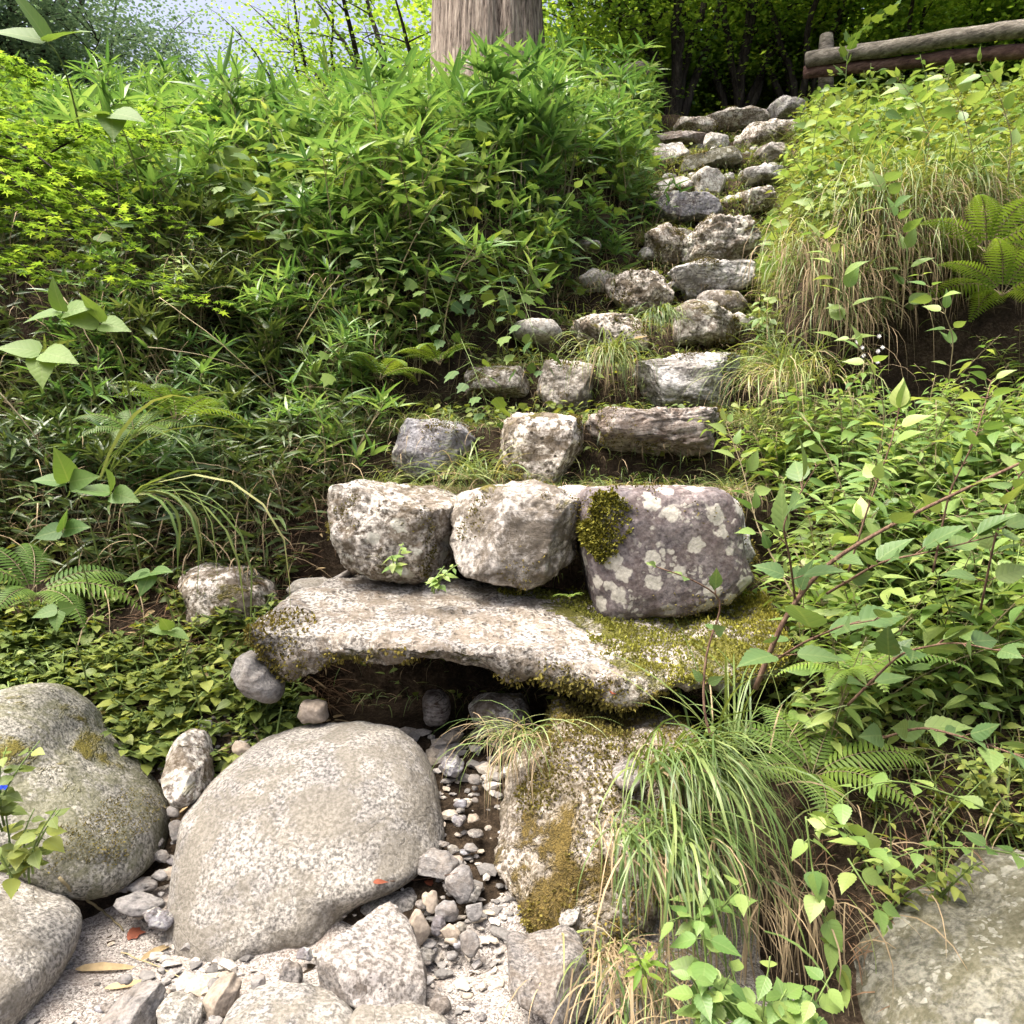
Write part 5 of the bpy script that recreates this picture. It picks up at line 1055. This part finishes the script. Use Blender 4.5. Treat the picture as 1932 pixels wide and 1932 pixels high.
fill('weeds_on_steps', 'short green weeds and straw rooted in the earth between the step stones', ['grass', 'drygrass', 'herb'],
     [g_blade((600, 1520), (3.55, 9.4), lambda x, y: (x > XLf(y) - .1) & (x < XRf(y) + .1), 3800, (.06, .2), .0022, 0), g_blade((600, 1520), (3.5, 9.0), lambda x, y: (x > XLf(y)) & (x < XRf(y)), 2600, (.05, .16), .0018, 1, (.5, 2.5), (-.2, .9)),
      g_leaf((600, 1520), (4.0, 9.6), lambda x, y: (x > XLf(y) - .1) & (x < XRf(y) + .1), 3200, OVATE, (.02, .055), .3, (0, .12), 2)])
def risers(mb, n, leaf):
    ys = np.array([3.66, 3.95, 4.58, 5.21, 5.82, 6.5, 7.08, 7.6, 8.1, 8.75, 9.35])[rs.randint(11, size=n)] + rs.normal(0, .07, n); u = rs.rand(n)
    x = np.interp(ys, XL_Y, XL_X) * (1 - u) + np.interp(ys, XR_Y, XR_X) * u; z = terr(x, ys) + .01; a = rs.normal(-1.57, 1.2, n); e_ = rs.uniform(.1, 1.2, n); B_ = np.stack([x, ys - .03, z], -1)
    if leaf: leaves(mb, OVATE, B_, np.stack([np.cos(a), np.sin(a), rs.uniform(-.3, .4, n)], -1), UP + rs.normal(0, .4, (n, 3)), rs.uniform(.025, .06, n), .012, 2)
    else: blades(mb, B_, np.stack([np.cos(a) * np.cos(e_), np.sin(a) * np.cos(e_), np.sin(e_)], -1), rs.uniform(.07, .24, n), .0021, rs.uniform(1.5, 3, n), 6, 0 if leaf is False else 1, None, .15)
fill('joint_weeds', 'weeds, straw and small leaves hanging out of the joints of the steps', ['grass', 'drygrass', 'herb'], [lambda mb: risers(mb, 3400, False), lambda mb: risers(mb, 2200, None), lambda mb: risers(mb, 2200, True)])
# moss tufts on the slab, buttress and stones, grown on the real surfaces
bpy.context.view_layer.update()
from mathutils import Vector
_d = Vector(P(205, 1570, 1.0) - np.array([0, 0, CAMZ])).normalized(); _o = Vector((0, 0, CAMZ)); LBH = P(205, 1570, 2.3)
for _ in range(40):
    _r = SC.ray_cast(bpy.context.evaluated_depsgraph_get(), _o, _d)
    if not _r[0]: break
    if _r[4].name.startswith('boulder'): LBH = np.array(_r[1]); break
    _o = _r[1] + _d * .001
def moss_on(objs, n, label, mat, cond, L=(.006, .016)):
    from mathutils.bvhtree import BVHTree
    mb = MB()
    for o, share in objs:
        me = o.data; co = np.zeros(len(me.vertices) * 3); me.vertices.foreach_get('co', co); co = co.reshape(-1, 3) + np.array(o.location)
        no = np.zeros(len(me.vertices) * 3); me.vertices.foreach_get('normal', no); no = no.reshape(-1, 3)
        ok = np.where(cond(co, no))[0]
        if not len(ok): continue
        k = int(n * share); i = ok[rs.randint(len(ok), size=k)]; B_ = co[i] + rs.normal(0, .006, (k, 3)); N0 = no[i]; B_ -= N0 * .002
        D = N0 + rs.normal(0, .55, (k, 3)); LL = rs.uniform(L[0], L[1], k); leaves(mb, QUAD, B_, D, rs.normal(size=(k, 3)), LL, LL * .3, 0)
    o = mb.build('moss', M[mat]); tag(o, label, 'moss', kind='stuff')
OB = {o.get('label'): o for o in COL.objects if o.get('label')}
ncl = lambda co, f, s: fbm(co * f + s, 4)
sl = OB['wide pale overhanging slab above the dark hollow, mossy at its right end']; bu = OB['mossy concrete and stone buttress holding up the right of the slab']
moss_on([(sl, 1)], 22000, 'yellow-green moss carpet on the right end of the slab', 'moss', lambda c, n: (n[:, 2] > .1) & (c[:, 0] + (c[:, 1] - 2.6) * .35 + .5 * ncl(c, 5, 0) > .42))
moss_on([(sl, 1)], 3200, 'moss fringe along the front lip of the slab', 'mossbrown', lambda c, n: (c[:, 1] < 2.85) & (n[:, 2] < .35) & (ncl(c, 5, 3) > .12) | (c[:, 0] < -.72) & (c[:, 1] < 2.95) & (n[:, 1] < 0), (.006, .02))
moss_on([(bu, 1)], 26000, 'brown and olive moss cushions on the buttress', 'mossbrown', lambda c, n: ncl(c, 4.2, 8) + .25 * n[:, 2] > .08)
lic = [o for k, o in OB.items() if k.startswith('squarish right')][0]
moss_on([(lic, 1)], 5200, 'thick moss cushion on the upper left of the lichen covered step stone', 'moss', lambda c, n: (((c[:, 0] - P(1135, 980, 3.3)[0]) / .115) ** 2 + ((c[:, 2] - P(1135, 985, 3.3)[2]) / .13) ** 2 + .9 * ncl(c, 12, 1) < .75) & (n[:, 1] < 0.2), (.008, .022))
moss_on([(o, .04) for k, o in OB.items() if o.get('category') in ('step stone',)], 30000, 'thin moss in patches on the step stones', 'mossbrown', lambda c, n: (ncl(c, 6, 5) > .2) & (n[:, 1] < .3), (.006, .014))
moss_on([(OB['speckled boulder with a mossy hollow at the left edge behind the yellow-green herb'], 1)], 3500, 'dark moss patch on the left boulder', 'mossbrown', lambda c, n: ((c - LBH) ** 2 / np.array([.17, .3, .075]) ** 2).sum(1) + ncl(c, 14, 1) < .8, (.003, .008))
# fallen leaves and twigs
bpy.context.view_layer.update(); DG = bpy.context.evaluated_depsgraph_get()
from mathutils import Vector
def hit(px, py, Y):
    d = P(px, py, 1.0) - np.array([0, 0, CAMZ]); o_ = Vector((0, 0, CAMZ)); r = None
    for _ in range(60):
        ok, loc, nor, ix, ob, mt_ = SC.ray_cast(DG, o_, Vector(d).normalized())
        if not ok: break
        if ob.name.split('.')[0] in ('boulder', 'rock', 'step_stone', 'rock_slab', 'river_sand', 'hillside_ground', 'loose_stone'): return np.array(loc)
        o_ = loc + Vector(d).normalized() * .0005
    return P(px, py, Y)
def fallen(label, px, py, Y, L, W, mat, tm=LANCE, a=0, lift=0, curl=0):
    mb = MB(); d = np.array([math.cos(a), math.sin(a) * .6, 0.05]); leaves(mb, tm, [(0, 0, 0)], [d], [UP + [0, -.5, curl]], L, W)
    o = mb.build('fallen_leaf', M[mat]); o.location = tuple(hit(px, py, Y) + [0, -.006, .008]); tag(o, label, 'fallen leaf')
fallen('long tan bamboo leaf lying on the sand, left one', 145, 1832, 1.98, .17, .012, 'dry', a=.25)
fallen('long tan bamboo leaf lying on the sand below the first', 200, 1868, 1.95, .15, .010, 'dry', a=.5)
fallen('curled tan bamboo leaf standing against the huge boulder', 268, 1815, 1.97, .13, .012, 'dry', a=1.25)
fallen('short tan leaf beside the huge boulder foot', 300, 1810, 1.99, .07, .009, 'dry', a=1.9)
fallen('crumpled red-brown leaf beside the huge boulder', 240, 1765, 2.05, .05, .022, 'redleaf', LOBE, .2)
fallen('orange-brown dead leaf lying on the flat speckled rock', 705, 1668, 2.0, .045, .009, 'redleaf', ACUM, .3)
fallen('small red leaf in the gravel gap beside the flat speckled rock', 805, 1672, 2.05, .03, .015, 'redleaf', LOBE, 1.2)
fallen('pale tan leaf lying in the moss below the slab crack', 1150, 1310, 2.45, .04, .012, 'redleaf', OVATE, .3)
fallen('faded leaf caught on the stone of the fourth step', 1195, 640, 4.85, .09, .03, 'dry', LOBE, -.6)
fallen('orange dead leaf beside the long smooth stone near the top', 1412, 300, 7.9, .16, .06, 'redleaf', LOBE, 1.3)
fallen('long dead bamboo leaf hanging in the upper left thicket', 522, 320, 4.7, .27, .012, 'dry', a=-1.4)
def twig(label, pts, r, mat='twig'):
    w_ = np.array([(hit(*q) + [0, -.006, .008]) if q[1] > 1630 and mat != 'x' else P(*q) for q in pts]); mb = MB(); t = np.linspace(0, 1, 16); tt = np.linspace(0, 1, len(w_)); p = np.stack([np.interp(t, tt, w_[:, i]) for i in range(3)], -1); p += rs.normal(0, .0015, p.shape)
    tube(mb, p - w_[0], [r, r * .5], 6); o = mb.build('twig', M[mat]); o.location = tuple(w_[0]); tag(o, label, 'twig')
twig('pale peeled root lying between the left boulders', [(115, 1660, 2.16), (150, 1695, 2.12), (195, 1720, 2.1), (235, 1758, 2.06)], .005, 'stalk')
twig('thin tan stalk of the dead bamboo leaves on the sand', [(232, 1800, 1.99), (290, 1822, 1.96), (340, 1845, 1.95), (385, 1870, 1.92)], .0022, 'stalk')
twig('thin dry straw lying from the flat slate to the orange leaf', [(735, 1665, 2.0), (800, 1662, 2.02), (860, 1650, 2.05), (905, 1640, 2.1)], .0014, 'twig')
twig('thin arched dead stalk hanging in front of the bottom right boulder', [(1380, 1600, 1.9), (1500, 1660, 1.85), (1570, 1700, 1.8), (1600, 1850, 1.8), (1610, 1920, 1.8)], .0016, 'stalk')
for i, (x0, y0, x1, y1, Y) in enumerate([(280, 655, 480, 700, 3.9), (350, 870, 480, 905, 3.6), (0, 740, 120, 900, 3.0), (560, 640, 640, 520, 4.1), (300, 560, 520, 740, 4.0), (120, 560, 230, 760, 3.6)]):
    twig(['dead stalk lying across the shaded bank, upper', 'pale dead stalk lying across the shaded bank, lower', 'thin dead stem at the left edge of the shaded bank', 'bent dead stem in the dark hollow of the thicket', 'long dead stem crossing the middle of the shaded bank', 'dead stem below the maple sprays'][i], [(x0, y0, Y), ((x0 + x1) / 2, (y0 + y1) / 2 - 8, Y - .05), (x1, y1, Y)], .0028, 'stalk')
# small white aster flowers by the dark gap
for i in range(7):
    mb = MB(); a = np.arange(8) * .785; leaves(mb, LANCE, np.zeros((8, 3)), np.stack([np.cos(a), -.3 + 0 * a, np.sin(a)], -1), np.tile([0, -1.0, .3], (8, 1)), .011, .0028)
    st_ = np.array([[0, .01, -.12], [0, .005, -.05], [0, 0, 0]]); o = mb.build('aster_flower', M['flower']); o.location = tuple(P(1625 + rs.uniform(-30, 40), 640 + rs.uniform(-30, 60), 3.6 + rs.uniform(-.1, .1))); tag(o, 'tiny white aster flower in the dark gap right of the third step', 'flower', 'white asters by the dark gap')
mb = MB(); leaves(mb, OVATE, np.zeros((2, 3)), [(1, 0, .6), (-1, 0, .6)], [(0, -1, .2)] * 2, .012, .006); o = mb.build('dayflower', M['blue']); o.location = tuple(P(6, 1487, 1.95)); tag(o, 'tiny blue dayflower at the left edge above the rounded-leaf herb', 'flower')

# ---------------------------------------------------------------- background trees
def tree_mesh(seed, H, nl, leafn, leafL, mat, spreadr=.6, tm=QUAD, fmin=3):
    global rs; keep = rs; rs = np.random.RandomState(seed); root = empty('maple_tree', (0, 0, 0)); tb = MB(); cb = MB()
    for l in range(nl):
        a = l * 6.28 / nl + rs.uniform(-.4, .4); sp = rs.uniform(.25, spreadr) * H; hh = H * rs.uniform(.6, 1.05); t = np.linspace(0, 1, 16)[:, None]
        pts = UP * hh * t ** .85 + hdir(a) * sp * t ** 1.3 + np.cumsum(rs.normal(0, .035, (16, 3)), 0) * [1, 1, .3]; pts[0] = rs.normal(0, .06, 3) * [1, 1, 0]
        tube(tb, pts, [.075 * H / 5, .05 * H / 5, .008], 7)
        for b in range(11):
            f = rs.uniform(fmin, 15); j = min(14, int(f)); p0 = pts[j]; aa = a + rs.uniform(-1.6, 1.6); bl = H * rs.uniform(.12, .3)
            q = p0 + hdir(aa, rs.uniform(.1, .6)) * bl * np.linspace(0, 1, 7)[:, None]; q[:, 2] -= np.linspace(0, 1, 7) ** 2 * bl * .2; tube(tb, q, [.014 * H / 5, .003], 5)
            k = leafn; u = rs.uniform(.15, 1.15, k)[:, None]; c = p0 + (q[-1] - p0) * u
            off = rs.normal(0, 1, (k, 3)) * [bl * .42, bl * .42, bl * .1]; B_ = c + off; B_[:, 2] -= (off[:, 0] ** 2 + off[:, 1] ** 2) / (bl + .01) * .25
            al = rs.rand(k) * 6.28; D = np.stack([np.cos(al), np.sin(al), rs.uniform(-.5, .1, k)], -1)
            leaves(cb, tm, B_, D, UP + rs.normal(0, .35, (k, 3)), leafL * rs.uniform(.7, 1.2, k), leafL * .38, 0)
    a_ = tb.build('trunk', M['darkbark'], root); b_ = cb.build('crown', M[mat], root); rs = keep
    for o in (root, a_, b_): COL.objects.unlink(o)
    return root, a_, b_
TV = [tree_mesh(900, 5.5, 6, 85, .085, 'maple', .55), tree_mesh(901, 5.5, 7, 85, .085, 'tree_dark', .5), tree_mesh(902, 6.0, 6, 90, .085, 'tree_dark', .6), tree_mesh(903, 5.0, 6, 85, .09, 'maple', .6), tree_mesh(904, 8.0, 9, 170, .12, 'tree_grey', .38), tree_mesh(905, 4.2, 9, 70, .07, 'maple', .6, fmin=8), tree_mesh(906, 2.6, 9, 190, .06, 'tree_dark', .8, fmin=5), tree_mesh(907, 2.8, 8, 190, .06, 'maple', .75, fmin=5)]
def put_tree(v, x, y, z, s, rz, label, group, mat=None):
    a, b, c = TV[v]; o = a.copy(); COL.objects.link(o); o.location = (x, y, z); o.rotation_euler = (0, 0, rz); o.scale = (s, s, s)
    for q in (b, c):
        k = q.copy(); COL.objects.link(k); k.parent = o; k.matrix_parent_inverse.identity()
    tag(o, label, 'tree', group); return o
TLB = 'bushy green maple with many thin dark branches behind the top of the steps'; TGB = 'maples behind the crest'
TP = [(1, 1240, 12.2, 1.0), (0, 1420, 13.5, 1.0), (2, 1560, 12.8, .9), (0, 1720, 13.3, 1.0), (3, 1900, 12.5, 1.0), (1, 2080, 13.5, 1.1), (2, 1110, 13.5, .95), (3, 1000, 14.5, 1.0), (1, 790, 12.4, .85), (2, 740, 14.0, .9), (1, 640, 14.5, .75), (0, 640, 17, .8), (1, 1640, 16.5, 1.0), (3, 1330, 16.5, 1.0), (0, 1850, 16.5, 1.0)]
TLN = ['dark maple standing just left of the topmost step', 'bright maple behind the middle of the topmost step', 'dark fan-branched maple behind the banded crowning boulder', 'yellow-green maple just left of the fence post', 'bright maple showing above the middle of the log rail', 'dark maple above the right part of the log rail',
       'dark maple behind the short fence rail end', 'light green maple showing right of the massive trunk', 'dark maple just left of the massive trunk', 'open-branched maple halfway between the trunk and the sky gap', 'light maple at the right side of the sky gap']
for i, (px, y, s) in enumerate([(1268, 10.6, 1.0), (1385, 10.9, .9), (1500, 10.7, .85)]):
    x = XW(px, y); put_tree(5, x, y, float(terr(x, y)) - .1, s, i * 1.3 + .4, ['small fan-branched maple whose bare stems show left of the topmost step', 'small fan-branched maple behind the mossy ledge stone', 'small fan-branched maple behind the crowning boulder'][i], TGB)
for i, (v, px, y, s) in enumerate([(6, 1180, 11.4, 1.0), (7, 1330, 11.9, .95), (6, 1440, 11.5, .9), (7, 1560, 11.6, 1.1), (6, 1680, 11.2, 1.15), (7, 1820, 11.6, 1.1), (6, 1950, 11.3, 1.2)]):
    x = XW(px, y); put_tree(v, x, y, float(terr(x, y)) - .1, s, i * 1.9 + .7, ['low dark maple showing over the short fence end', 'low light maple behind the stair top', 'low dark maple left of the crowning boulder', 'low light maple just below the fence post', 'low dark maple behind the left part of the rail', 'low light maple behind the middle of the rail', 'low dark maple at the right end of the rail'][i], TGB)
for i, (v, px, y, s) in enumerate(TP):
    x = XW(px, y); put_tree(v, x, y, float(terr(x, y)) - .1, s, i * 2.1, TLN[i] if i < len(TLN) else TLB, TGB)
for i, (v, px, y, s) in enumerate([(4, -40, 19, .95), (4, 60, 21, 1.0), (4, 130, 19.5, .8), (4, -220, 18, 1.1), (4, 210, 24, .8)]):
    x = XW(px, y); put_tree(v, x, y, float(terr(x, y)) - .1, s, i * 1.7, ['grey-green tree at the top left corner, nearest the left edge', 'grey-green tree second from the left edge at the top', 'smaller grey-green tree left of the sky gap', 'grey-green tree beyond the left edge', 'far grey-green tree touching the left side of the sky gap'][i], 'distant trees at the upper left')
def forest():
    mb = MB(); n = 30000; px = rs.uniform(-400, 2400, n); Y = rs.uniform(21.5, 25, n); x = XW(px, Y)
    top = np.interp(px, [-400, 50, 180, 250, 330, 420, 560, 700, 2400], [17, 16, 12, 8.6, 7.6, 8.0, 12, 16.5, 17.5]) + 0
    z = 5.5 + (top - 5.5) * rs.rand(n) ** .9; q = np.stack([x * .5, Y * .5, z * .8], -1); keep = fbm(q, 3) > -.22
    B_ = np.stack([x, Y, z], -1)[keep]; k = len(B_); a = rs.rand(k) * 6.28
    leaves(mb, QUAD, B_, np.stack([np.cos(a), np.sin(a), rs.uniform(-.5, .2, k)], -1), UP + rs.normal(0, .5, (k, 3)), rs.uniform(.16, .3, k), .09, 0)
    o = mb.build('far_wood', M['maple']); tag(o, 'dense green wood closing the background behind the maples', 'wood', kind='stuff')
forest()
